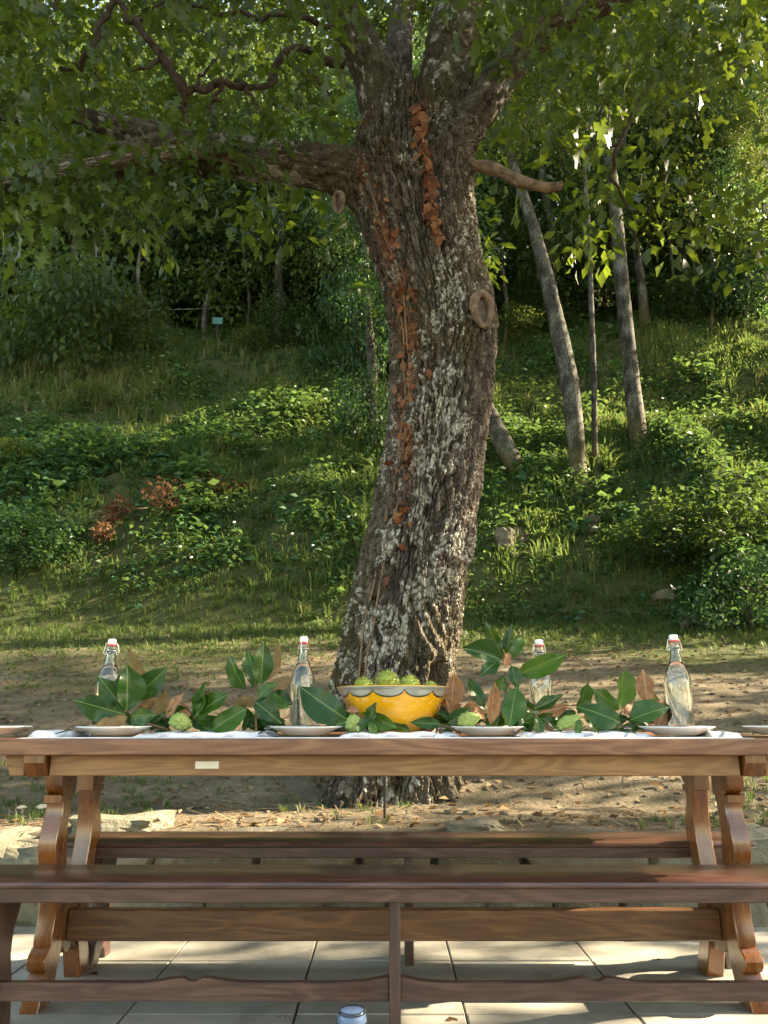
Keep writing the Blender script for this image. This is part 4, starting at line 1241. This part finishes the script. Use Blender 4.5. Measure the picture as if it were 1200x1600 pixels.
# ------------------------------------------------------------------ small things near the table
stake_p = P(601, 1275, 4.17)
V, F = tube([(stake_p[0], 4.17, .30, .006), (stake_p[0], 4.17, .40, .0075), (stake_p[0], 4.17, .60, .009), (stake_p[0], 4.17, .74, .009)], 10, 12)
stk = thing('metal_stake', 'thin black metal stake in the ground behind the far bench', 'stake', (stake_p[0], 4.17, .36))
part('spike', V, F, M['blackiron'], stk, True)
V, F = lathe([(0, 0), (.022, 0), (.026, .01), (.026, .045), (.020, .055), (0, .056)], 20, center=(stake_p[0], 4.17, .73))
part('head', V, F, M['blackiron'], stk, True)
jp = P(550, 1578, 2.2)
jar = thing('blue_jar', 'small blue glazed jar with dark bands at the bottom edge of the photo', 'jar', (jp[0], 2.2, 0))
V, F = lathe([(0, .165), (.028, .1655), (.034, .162), (.0365, .150), (.0415, .110), (.046, .060), (.047, .02), (.044, .003), (.0, .001)][::-1], 32, center=(jp[0], 2.2, 0)); part('body', V, F, M['bluejar'], jar, True)
for zz, rr_ in ((.1625, .0352), (.138, .0388), (.10, .0437)):
    V, F = lathe([(rr_ - .003, zz - .0035), (rr_, zz - .003), (rr_ + .0005, zz), (rr_ - .001, zz + .003), (rr_ - .005, zz + .0035)], 32, center=(jp[0], 2.2, 0)); part('band', V, F, M['jarrim'], jar, True)
for k, (px, py, s_, lab) in enumerate(((34, 1270, 1.0, 'small pale mushroom on a stalk behind the left boulder'), (66, 1268, 1.3, 'wider pale mushroom right of the smaller one by the boulder'))):
    p = P(px, py, 4.35); g = float(hz(p[0], 4.35))
    m_ = thing('mushroom', lab, 'mushroom', (p[0], 4.35, g), 'mushrooms by the wall')
    hgt = max(.03, p[2] - g)
    V, F = tube([(p[0], 4.35, g - .01, .008), (p[0] + .004, 4.35, g + hgt * .5, .007), (p[0], 4.35, g + hgt, .006)], 8, 8); part('stalk', V, F, M['mush'], m_, True)
    V, F = lathe([(0, .012), (.012, .010), (.024, .003), (.027, -.004), (.015, -.002), (0, 0)], 16, center=(p[0], 4.35, g + hgt)); part('cap', (V - np.array([p[0], 4.35, g + hgt])) * s_ + np.array([p[0], 4.35, g + hgt]), F, M['mush'], m_, True)
ltm = mesh_of('fallen_leaf', simV * np.array([1.3, 1, 1]) + np.array([0, 0, .12]), simF); ltm.materials.append(M['litter'])
at_ = ltm.attributes.new('tone', 'FLOAT', 'POINT'); at_.data.foreach_set('value', np.full(len(simV), .15, np.float32))
for px, py, lab in ((445, 1586, 'dark fallen leaf on the paving left of the blue jar'), (702, 1589, 'curled dark leaf on the paving right of the bench post'), (1043, 1512, 'dark crumb of leaf under the right end of the table'), (1056, 1533, 'lowest dark leaf bit under the right end of the table'), (1030, 1501, 'dry leaf bit on the paving near the right rear leg'), (137, 1522, 'pale leaf scrap by the left rear leg of the table'), (1029, 1561 + 34, 'leaf bit on the paving at bottom right')):
    a = math.atan((800 - py) / 1200) + PITCH; D = -CAM_H / math.tan(a); p = P(px, py, D)
    o = link('fallen_leaf', ltm, None, label=lab, category='fallen leaf', group='fallen leaves on the paving')
    o.location = (p[0], D, -.002); s_ = .035 + .02 * rng.random(); o.scale = (s_, s_, s_ * .6); o.rotation_euler = (0, 0, rng.random() * 6)

# ------------------------------------------------------------------ bank and ground cover


def blade_tuft(n, seed, h=1.0, lean=.55, w=.035):
    r = np.random.default_rng(seed); V, Q, T = [], [], []
    for k in range(n):
        a = r.random() * 2 * math.pi; d = np.array([math.cos(a), math.sin(a), 0]); s_ = np.array([-d[1], d[0], 0])
        b = d * r.random() * .18; L = h * (.55 + .45 * r.random()); le = lean * (.4 + r.random())
        m_ = b + d * le * L * .35 + np.array([0, 0, L * .62]); t_ = b + d * le * L + np.array([0, 0, L * (.95 - .35 * le)])
        o = len(V); V += [b - s_ * w, b + s_ * w, m_ + s_ * w * .8, m_ - s_ * w * .8, t_]
        Q.append((o, o + 1, o + 2, o + 3)); T.append((o + 3, o + 2, o + 4))
    return np.array(V), [np.array(T), np.array(Q)]


def weed_tpl(n, seed, leaf=.34, h=.8):
    r = np.random.default_rng(seed)
    z = r.random(n) ** .7 * h
    a = r.random(n) * 2 * math.pi
    out = np.stack([np.cos(a), np.sin(a), .25 + .3 * r.random(n)], 1)
    pos = np.stack([np.cos(a) * .05 + r.normal(size=n) * .12, np.sin(a) * .05 + r.normal(size=n) * .12, z], 1)
    V, F, _ = scatter(simV, simF, pos, leaf_frames(out, r, .35), leaf * (.6 + .6 * r.random(n)))
    return V, F


tufts = [blade_tuft(9, 1), blade_tuft(10, 2, 1, .8), blade_tuft(8, 3, 1, .4)]
weeds = [weed_tpl(9, 1), weed_tpl(11, 2, .28, 1.0), weed_tpl(8, 3, .42, .6), weed_tpl(12, 4, .22, .9)]
r5 = np.random.default_rng(41)


def rotz(n, r):
    a = r.random(n) * 2 * math.pi; c, s_ = np.cos(a), np.sin(a); Z = np.zeros(n); O = np.ones(n)
    return np.stack([np.stack([c, -s_, Z], 1), np.stack([s_, c, Z], 1), np.stack([Z, Z, O], 1)], 1)


def field(n, xr_, yr_, keep, tpls, size, tone, r):
    x = r.uniform(*xr_, n); y = yr_[0] + (yr_[1] - yr_[0]) * r.random(n)
    k = keep(x, y) > r.random(n); x, y = x[k], y[k]
    pos = np.stack([x, y, hz(x, y) - .015], 1)
    which = r.integers(0, len(tpls), len(x)); out = []
    sz = size(x, y) * (.6 + .8 * r.random(len(x))); tn = np.clip(tone(x, y) + r.normal(size=len(x)) * .20, 0, 1)
    for j, tp in enumerate(tpls):
        q = which == j
        if q.sum(): out.append(scatter(tp[0], tp[1], pos[q], rotz(q.sum(), r), sz[q], tn[q]))
    return merge(out)


halfw = lambda y: .62 * y + 1.5
inview = lambda x, y: (np.abs(x) < halfw(y)).astype(float)
path_edge = lambda x, y: y + 1.2 * (fbm(x * .5 + 3, y * .4, 2) - .5) + .20 - .55 * sstep(-.5, -3.0, x)
# tall grass and weeds of the bank
V, F, c = field(19000, (-14, 14), (10.9, 23), lambda x, y: inview(x, y) * sstep(11.0, 11.8, path_edge(x, y)) * np.where(fbm(x * .7, y * .7, 7) > .40, .95, .45) * np.where(y > 20.5, .5, 1), tufts,
                lambda x, y: (.17 + .55 * fbm(x * .6, y * .6, 4) ** 1.6) * (.45 + .55 * sstep(11.2, 13, y)), lambda x, y: .06 + .60 * fbm(x * .45 + 9, y * .45, 6) + .24 * sstep(14.5, 18, y), r5)
link('bank_grass', mesh_of('bank_grass', V, F, False, {'tone': c}), M['grass'], kind='stuff', label='long grass growing all over the steep bank', category='grass')
V, F, c = field(19500, (-13, 13), (11.0, 25), lambda x, y: inview(x, y) * sstep(11.2, 12.0, path_edge(x, y)) * np.where(fbm(x * .6 + 4, y * .6, 9) > .46, 1.0, .35), weeds,
                lambda x, y: (.16 + .80 * fbm(x * .8, y * .8, 2) ** 1.7) * (.6 + .4 * sstep(11.4, 12.6, y)), lambda x, y: -.06 + .62 * fbm(x * .5 + 2, y * .5, 8) + .30 * sstep(14, 18, y) - .05 * (x > 2), r5)
link('bank_undergrowth', mesh_of('bank_undergrowth', V, F, False, {'tone': c}), M['weed'], kind='stuff', label='low leafy undergrowth covering the bank below the wood', category='undergrowth')
# short grass: far edge of the path and around the wall
V, F, c = field(22000, (-9, 9), (3.85, 12.2), lambda x, y: inview(x, y) * np.clip(sstep(8.6, 11.2, path_edge(x, y) + .5 + 2.4 * sstep(0, -2.5, x)) + .75 * sstep(.44, .58, fbm(x * 1.3, y * 1.3, 5)) * (y < 5.8) + .9 * sstep(.9, 1.6, -x) * (y < 5.4) + .05 * sstep(.5, .6, fbm(x, y, 9)), 0, 1), tufts,
                lambda x, y: .065 + .07 * sstep(8.8, 11.2, y) + .015 * (y < 5.6) * fbm(x * 2, y * 2, 3), lambda x, y: .15 + .5 * fbm(x * .9, y * .9, 6), r5)
link('short_grass', mesh_of('short_grass', V, F, False, {'tone': c}), M['lawn'], kind='stuff', label='short patchy grass along the far side of the earth path', category='grass')
# dead leaves and straw
n = 5200; x = r5.uniform(-7, 7, n); y = 3.9 + 7.6 * r5.random(n) ** 1.3
pos = np.stack([x, y, hz(x, y) + .012], 1)
a1 = scatter(simV, simF, pos, rand_rot(n, .45, r5), .035 + .045 * r5.random(n), r5.random(n) ** 1.2)
n = 7500; x = r5.uniform(-6, 6, n); y = 3.85 + 7.2 * r5.random(n) ** 1.6
straw = (np.array([(-.025, 0, 0), (.025, 0, 0), (.02, 1, .06), (-.02, 1, .06)]), [np.array([(0, 1, 2, 3)])])
a2 = scatter(straw[0], straw[1], np.stack([x, y, hz(x, y) + .010], 1), rand_rot(n, .12, r5), .05 + .12 * r5.random(n), .6 + .4 * r5.random(n))
V, F, c = merge([a1, a2])
link('leaf_litter', mesh_of('leaf_litter', V, F, False, {'tone': c}), M['litter'], kind='stuff', label='dead leaves and straw scattered over the bare earth', category='leaf litter')
# clods and pebbles on the path
pb = stone_mesh(1, 1, .7, 5, .2, 2); me = bpy.data.meshes.new('t'); pb.to_mesh(me); pb.free()
pv = np.array([v_.co[:] for v_ in me.vertices]); pf = np.array([p_.vertices[:] for p_ in me.polygons])
n = 1500; x = r5.uniform(-6, 6, n); y = 3.95 + 6.5 * r5.random(n)
V, F, c = scatter(pv, [pf], np.stack([x, y, hz(x, y) + .002], 1), rotz(n, r5), .018 + .035 * r5.random(n) ** 3)
link('soil_clods', mesh_of('soil_clods', V, F, True), M['soil'], kind='stuff', label='small clods and pebbles on the earth path', category='clods')

# rocks showing on the right bank
for px, py, s_, lab in ((790, 850, (.8, .5, .45), 'pale rock showing in the bank right of the oak'), (815, 842, (.5, .4, .35), 'smaller rock resting against the pale rock on the bank'), (925, 825, (.6, .4, .45), 'upright rock half buried higher up the right bank'), (1035, 935, (.6, .4, .22), 'flat rock low on the right bank'), (1085, 985, (.55, .45, .5), 'grey rock at the foot of the right bank'), (1105, 930, (.4, .3, .3), 'small rock among brambles low on the right bank'), (800, 868, (.4, .3, .25), 'lowest of the three rocks right of the oak')):
    Ds = np.linspace(9, 22, 400); a = math.atan((800 - py) / 1200) + PITCH
    xs = np.array([P(px, py, D)[0] for D in Ds]); D = Ds[np.argmax(hz(xs, Ds) > CAM_H + Ds * math.tan(a))]
    p = P(px, py, D)
    bm = stone_mesh(*[q * .72 for q in s_], int(px), .22, 8)
    o = bm_part('rock', bm, M['rock'], None, False); o.location = (p[0], D + .05, p[2] + .0); o.rotation_euler = (0, .2 * math.sin(px), px)
    o['label'] = lab; o['category'] = 'rock'; o['group'] = 'rocks on the bank'


def ground_at(px, py, lo=8., hi=45.):
    """where the line of sight of a pixel meets the terrain"""
    Ds = np.linspace(lo, hi, 1500); a = math.atan((800 - py) / 1200) + PITCH
    zc = Ds * math.cos(PITCH) + Ds * math.tan(a) * math.sin(PITCH)
    xs = (px - 600) / 1200 * zc
    k = np.argmax(hz(xs, Ds) > CAM_H + Ds * math.tan(a))
    return np.array([xs[k], Ds[k], float(hz(xs[k], Ds[k]))])


# fallen branch with rusty leaves on the left bank
fb = thing('dead_branch', 'fallen branch with rusty brown leaves lying on the left bank', 'dead branch', tuple(ground_at(240, 830)))
pth = [(150, 858), (165, 835), (200, 818), (245, 812), (270, 795), (300, 775), (335, 768), (380, 765)]
pp = [ground_at(a, b_) + np.array([0, -.10, .22]) for a, b_ in pth]
V, F = tube([(*q, .012) for q in pp], 6, 40); part('stem', V, F, M['stem'], fb)
cc = np.array([pp[k] for k in (0, 1, 2, 3, 3, 4, 4, 5, 6, 6, 7)]) + r5.normal(size=(11, 3)) * .12
V, F, c = clumps(cc, np.array([.18, .2, .22, .25, .28, .34, .3, .18, .25, .2, .14]), 95, .10, (simV, simF), r5)
part('leaves', V, F, M['rusty'], fb, False, {'tone': c})['kind'] = 'stuff'
# white wild flowers
fV, fF = lathe([(0, .004), (.02, .006), (.045, .0), (.03, -.004), (0, -.01)], 8)
flm = mesh_of('flower_head', fV, fF, True); flm.materials.append(M['flower'])
for px, py, lab in ((116, 884, 'white flower at far left low on the bank'), (285, 899, 'white flower in the middle of the low bank, upper of two'), (302, 917, 'white flower in the middle of the low bank, lower of two'), (458, 880, 'white flower nearest to the left of the oak trunk'), (490, 898, 'white flower close left of the oak, lower one'), (545, 850, 'white flower beside the left edge of the oak trunk'), (368, 860, 'white flower high in the dark green weeds'), (430, 800, 'highest white flower on the left bank')):
    p = ground_at(px, py); o = link('wild_flower', None, label=lab, category='flower', group='white flowers on the bank'); o.location = p
    h_ = .42
    q = link('petals', flm, None, o); q.location = (0, -.25, h_); q.rotation_euler = (1.0, 0, 0); q.scale = (.55, .55, .55)
    V, F = tube([(*p, .005), (p[0], p[1] - .12, p[2] + h_ * .6, .004), (p[0], p[1] - .25, p[2] + h_, .003)], 5, 8); part('stalk', V, F, M['weed'], o)

# ------------------------------------------------------------------ wood on the hill


def crown_mesh(seed, nclump, per, rx, rz, leaf, mat, hollow=.35, clr=(.45, .8)):
    r = np.random.default_rng(seed); c = []
    while len(c) < nclump:
        p = r.uniform(-1, 1, 3); e = np.linalg.norm(p)
        if e < 1 and e > hollow and fbm(p[0] * 1.5 + seed, p[1] * 1.5 + p[2] * 1.3, 3) > .36: c.append(p * np.array([rx, rx, rz]))
    V, F, t_ = clumps(np.array(c), r.uniform(*clr, nclump), per, leaf, (simV, simF), r, .75)
    me = mesh_of('crown', V, F, False, {'tone': t_}); me.materials.append(M[mat])
    return me


crowns = [crown_mesh(1, 110, 95, 2.4, 3.0, .125, 'forest'), crown_mesh(2, 110, 95, 2.2, 3.4, .12, 'forest_yel'), crown_mesh(3, 110, 95, 2.6, 2.8, .125, 'forest_blue'), crown_mesh(4, 100, 95, 2.0, 3.6, .13, 'forest')]
airy = [crown_mesh(21, 62, 60, 2.5, 3.2, .16, 'forest', .3, (.35, .6)), crown_mesh(22, 62, 60, 2.3, 3.4, .16, 'forest_yel', .3, (.35, .6))]
bushes = [crown_mesh(11, 60, 70, 1.1, .95, .095, 'forest', .2, (.25, .45)), crown_mesh(12, 60, 70, 1.0, 1.1, .10, 'forest_blue', .2, (.25, .45)), crown_mesh(13, 56, 70, 1.2, .9, .095, 'forest_yel', .2, (.25, .45))]


def straight_trunk(h, r0, seed, bend=.25):
    r = np.random.default_rng(seed); pts = []
    for k in range(7):
        t_ = k / 6
        pts.append((bend * (t_ * r.normal() * .6), bend * t_ * r.normal() * .6, -.4 + (h + .4) * t_, r0 * (1.25 if k == 0 else 1) * (1 - .62 * t_)))
    V, F = tube(pts, 12, 30)
    return mesh_of('trunk', V, F, True)


trunks = []
for s_, (h_, r0) in enumerate(((8.5, .17), (9.5, .13), (7.5, .20), (10, .10))):
    me = straight_trunk(h_, r0, s_ + 5); me.materials.append(M['greybark']); trunks.append(me)


def tree(name, label, p, h, tk, ck, cs, rz, group='trees of the wood on the hill', lean=(0, 0), clow=.75, pool=None):
    o = thing(name, label, 'tree', tuple(p), group)
    a = link('trunk', trunks[tk], None, o); s_ = h / (8.5, 9.5, 7.5, 10)[tk]; a.scale = (s_, s_, s_); a.rotation_euler = (lean[0], lean[1], rz)
    b_ = link('crown', (pool or crowns)[ck], None, o); b_.scale = (cs, cs, cs * 1.1); b_.location = (math.sin(lean[1]) * h * clow, -math.sin(lean[0]) * h * clow, h * clow); b_.rotation_euler = (0, 0, rz * 1.7)
    return o


# the three grey trunks and the leaning one on the right bank
def named_tree(label, pix, radii, crown_at, ck, cs):
    b0 = ground_at(*pix[0]); D = b0[1]
    pts = [(b0[0], b0[1], b0[2] - .4, radii[0] * 1.25)]
    for k, (px, py) in enumerate(pix):
        q = P(px, py, D + .15 * k); pts.append((*q, radii[k] * .76))
    o = thing('grey_barked_tree', label, 'tree', tuple(b0), 'grey trunks on the right bank')
    V, F = tube(pts, 16, 60)
    wob = 1 + .0 * V[:, :1]
    V = V + .03 * (fbm(V[:, 0] * 4 + V[:, 1] * 4, V[:, 2] * 2, 3)[:, None] - .5)
    part('trunk', V, F, M['greybark'], o, True)
    e = P(*crown_at, D + .3)
    b_ = link('crown', crowns[ck], None, o); b_.location = Vector(e) - o.location; b_.scale = (cs,) * 3; b_.rotation_euler = (0, 0, crown_at[0])
    return o


named_tree('thickest grey trunk on the right bank with mossy yellow foot', [(1000, 698), (990, 620), (975, 480), (962, 330), (945, 180), (930, 20)], [.30, .24, .22, .20, .17, .13], (935, -60), 0, 1.1)
named_tree('slanting grey forked trunk left of the two thinner right bank trunks', [(905, 748), (890, 600), (862, 470), (835, 360), (812, 290), (780, 180)], [.22, .25, .22, .18, .15, .10], (770, 90), 1, .8)
named_tree('pencil thin grey trunk between the slanting and the thickest trunk', [(930, 738), (928, 600), (924, 480), (918, 330), (905, 180)], [.085, .08, .075, .065, .05], (905, 110), 3, .7)
named_tree('dark leaning trunk half hidden behind the right edge of the oak', [(815, 752), (790, 700), (765, 650), (735, 590), (700, 500)], [.26, .27, .24, .2, .16], (640, 380), 2, .8)
named_tree('thin pale crooked sapling beside the teal panel on the left', [(320, 548), (320, 490), (328, 455), (345, 420), (358, 370)], [.10, .095, .08, .065, .05], (362, 290), 1, .55)
named_tree('slim dark sapling left of the crooked one under the oak limb', [(216, 560), (218, 480), (216, 420), (225, 360)], [.09, .08, .07, .06], (226, 260), 3, .6)
named_tree('ivy covered stem growing close behind the left edge of the oak', [(580, 700), (582, 600), (575, 480), (570, 350)], [.16, .15, .12, .10], (560, 250), 2, .7)

for px, py, lab in ((788, 548, 'slim sapling just right of the oak at the crest'), (858, 505, 'slim sapling behind the slanting grey trunk'), (1048, 505, 'slim sapling right of the thickest grey trunk'), (1082, 508, 'second slim sapling right of the thickest grey trunk'), (1112, 505, 'third slim sapling right of the thickest grey trunk'), (1165, 505, 'slim pale sapling near the right photo edge'), (440, 545, 'slim sapling at the fence right of the teal panel'), (385, 540, 'slim sapling between teal panel and fence end')):
    named_tree(lab, [(px, py), (px + 4, py - 70), (px - 3, py - 150), (px + 5, py - 240)], [.075, .065, .055, .04], (px + 4, py - 290), 1 if px % 2 else 2, .42)

# shrubs on and above the bank


def shrub(label, px, py, k, sc, sz=1.0, name='shrub', lift=.55):
    p = ground_at(px, py)
    o = thing(name, label, 'shrub', tuple(p), 'shrubs on the bank')
    b_ = link('foliage', bushes[k], None, o); b_.scale = (sc, sc, sc * sz); b_.location = (0, 0, .95 * sc * sz * lift); b_.rotation_euler = (0, 0, px)
    V, F = tube([(*p[:2], p[2] - .2, .05), (p[0] + .05, p[1], p[2] + .5 * sc, .04), (p[0] - .05, p[1] - .05, p[2] + 1.1 * sc * sz, .015)], 7, 10); part('stem', V, F, M['twig'], o, True)
    return o


shrub('large dark shrub at the left edge below the oak limb', 90, 575, 0, 2.0, 1.3)
shrub('rounded shrub right of the large dark shrub on the left', 190, 565, 2, 1.15, 1.2)
shrub('bushy shrub at the crest under the left limb', 450, 545, 0, 1.2, 1.0)
shrub('bluish green tall shrub hugging the left side of the oak', 560, 600, 1, 1.25, 1.9)
shrub('lower bluish shrub at the left flank of the oak', 575, 700, 1, .8, 1.5)
shrub('yellow green shrub at the crest right of the oak', 800, 545, 2, .9, 1.0)
shrub('leafy shrub behind the slanting grey trunk', 840, 520, 0, 1.1, 1.2)
shrub('bright green bramble at the lower right corner of the bank', 1170, 985, 1, 1.0, .8)
shrub('dark bramble on the right bank at the photo edge', 1140, 880, 0, 1.3, .7)
shrub('low bramble to the left of the dark bramble', 1010, 880, 0, 1.0, .5)
shrub('small shrub with pale leaves far up the left bank', 135, 640, 2, .6, .8)
shrub('shrub at the crest right of the thickest grey trunk', 1100, 500, 0, 1.2, 1.0)
shrub('shrub at the crest at the right photo edge', 1190, 495, 1, 1.4, 1.1)
shrub('low shrub between crooked sapling and oak at the crest', 400, 560, 2, .8, .8)
shrub('dark weedy shrub at the left edge low on the bank', 25, 870, 1, .9, .6)
shrub('leafy weed clump on the left bank halfway up', 20, 740, 2, .7, .6)

rt = np.random.default_rng(61)
where = ['far left edge of the wood', 'left part of the wood', 'wood behind the left limb', 'wood just left of the oak', 'wood just right of the oak', 'wood behind the grey trunks', 'right part of the wood', 'far right edge of the wood']
k = 0
for row, (y0, n) in enumerate(((22.0, 12), (26.0, 13), (31.0, 13), (37.0, 12))):
    for j in range(n):
        hw = .56 * y0 + 1.0
        x = -hw + 2 * hw * (j + .5) / n + rt.normal() * .5
        y = y0 + rt.normal() * .9
        px = 600 + x / (y * .97 + 2.5) * 1200
        zone_ = where[int(np.clip((px + 50) / 1300 * 8, 0, 7))]
        look = ('dark green', 'yellowish green', 'bluish green', 'tall green')[(j + row) % 4]
        tree('woodland_tree', '%s woodland tree, %s, %s row' % (look, zone_, ('front', 'second', 'third', 'hindmost')[row]), (x, y, float(hz(x, y))), 8.5 + rt.random() * 3.5 + (0, 0, 2, 5)[row], (j + row) % 4, (j + row) % 4, (1.05, 1.2, 1.45, 1.9)[row] + .25 * rt.random(), rt.random() * 6, clow=.62 + .1 * rt.random() if row else .6 + .12 * rt.random())
        k += 1
# unseen trees added on the sunward side to shade and dapple the clearing
SIDE = [(14.0, 4.5, 19, 0, 1.45, 'tall dark green tree nearest the paving'), (16.0, 9.5, 19, 1, 1.5, 'tall yellowish green tree in the middle'), (15.0, 14.5, 17, 2, 1.45, 'tall bluish green tree on the bank'), (21.0, 12.5, 20, 0, 1.5, 'tall dark green tree behind the middle one'), (17.5, 19.0, 14, 3, 1.3, 'tall green tree at the crest'), (20.5, 25.0, 16, 0, 1.5, 'tall dark green tree above the crest'), (20.0, 6.5, 21, 3, 1.45, 'tallest green tree')]
LOW = [(11.0, 7.6, 8.5, 0, .95, 'airy low dark green tree'), (13.0, 11.8, 8.5, 1, 1.0, 'airy low yellowish tree'), (18.5, 3.8, 10, 1, 1.05, 'airy low yellowish tree by the paving'), (10.5, 15.5, 7.5, 0, .9, 'airy low dark tree on the bank'), (12.0, 2.4, 7.5, 0, .85, 'airy low dark tree by the paving'), (13.0, 5.6, 8.6, 1, .95, 'airy low yellowish tree beside the tall dark one'), (10.5, 3.9, 7.2, 0, .8, 'smallest airy dark tree'), (15.5, 1.0, 9.0, 1, 1.0, 'airy yellowish tree nearest the camera')]
for x, y, h_, ck, cs, lab in SIDE:
    tree('shade_tree', lab + ', unseen, added right of the clearing for shade', (x, y, float(hz(x, y))), h_, ck % 4, ck, cs, x, 'added shade trees right of the clearing', clow=.82)
for x, y, h_, ck, cs, lab in LOW:
    tree('shade_tree', lab + ', unseen, added right of the clearing for shade', (x, y, float(hz(x, y))), h_, ck % 4, ck, cs, x, 'added shade trees right of the clearing', clow=.74, pool=airy)

# understorey along the edge of the wood
ru = np.random.default_rng(91)
for k, px in enumerate(np.linspace(-40, 1240, 17)):
    y = 22.5 + 3.0 * ru.random(); x = (px - 600) / 1200 * (y * 1.12 + 1.5); p = (x, y, float(hz(x, y)))
    o = thing('understorey_bush', '%s understorey bush at the edge of the wood, %s' % (('dark', 'bluish', 'yellowish')[k % 3], ('at the left photo edge', 'left of the large left shrub', 'above the large left shrub', 'behind the dark sapling', 'behind the teal panel', 'right of the teal panel', 'behind the fence end', 'close left of the oak', 'behind the oak trunk', 'close right of the oak', 'left of the slanting trunk', 'behind the slanting trunk', 'behind the thin trunk', 'behind the thickest trunk', 'right of the thickest trunk', 'near the right photo edge', 'at the right photo edge')[k]), 'bush', p, 'bushes at the edge of the wood')
    sc = 1.5 + .6 * ru.random()
    b_ = link('foliage', bushes[k % 3], None, o); b_.scale = (sc * 1.2, sc, sc * 1.15); b_.location = (0, 0, .7 * sc); b_.rotation_euler = (0, 0, k * 1.3)
    V, F = tube([(p[0], p[1], p[2] - .3, .06), (p[0] + .08, p[1], p[2] + .6 * sc, .05), (p[0] - .05, p[1] - .1, p[2] + 1.4 * sc, .02)], 7, 10); part('stem', V, F, M['twig'], o, True)

# wire fence and teal panel at the edge of the wood
pa, pb_ = ground_at(218, 520), ground_at(512, 515)
wf = thing('wire_fence', 'single strand wire fence at the dark edge of the wood on the left', 'fence', tuple(pa))
w0, w1 = P(205, 486, pa[1]), P(515, 470, pb_[1])
V, F = tube([(*w0, .010), (*(w0 * .5 + w1 * .5 + np.array([0, 0, -.05])), .010), (*w1, .010)], 5, 14); part('wire', V, F, M['steel'], wf)
for q, w in ((pa, w0), (pb_, w1)):
    V, F = tube([(w[0], w[1], q[2] - .2, .04), (w[0], w[1], (q[2] + w[2]) / 2, .038), (w[0], w[1], w[2] + .08, .035)], 7, 8); part('post', V, F, M['stub'], wf, True)
tp = P(340, 501, 20.6)
tg = thing('teal_panel', 'small teal square panel at the dark edge of the wood', 'panel', tuple(tp - np.array([0, 0, .3])))
bm_part('board', box_bm(tp[0] - .15, tp[0] + .15, 20.6, 20.63, tp[2] - .11, tp[2] + .11, .006), M['teal'], tg)
gz = float(hz(tp[0], 20.66))
bm_part('post', box_bm(tp[0] - .025, tp[0] + .025, 20.635, 20.68, gz - .2, tp[2] + .08, .004), M['twig'], tg)
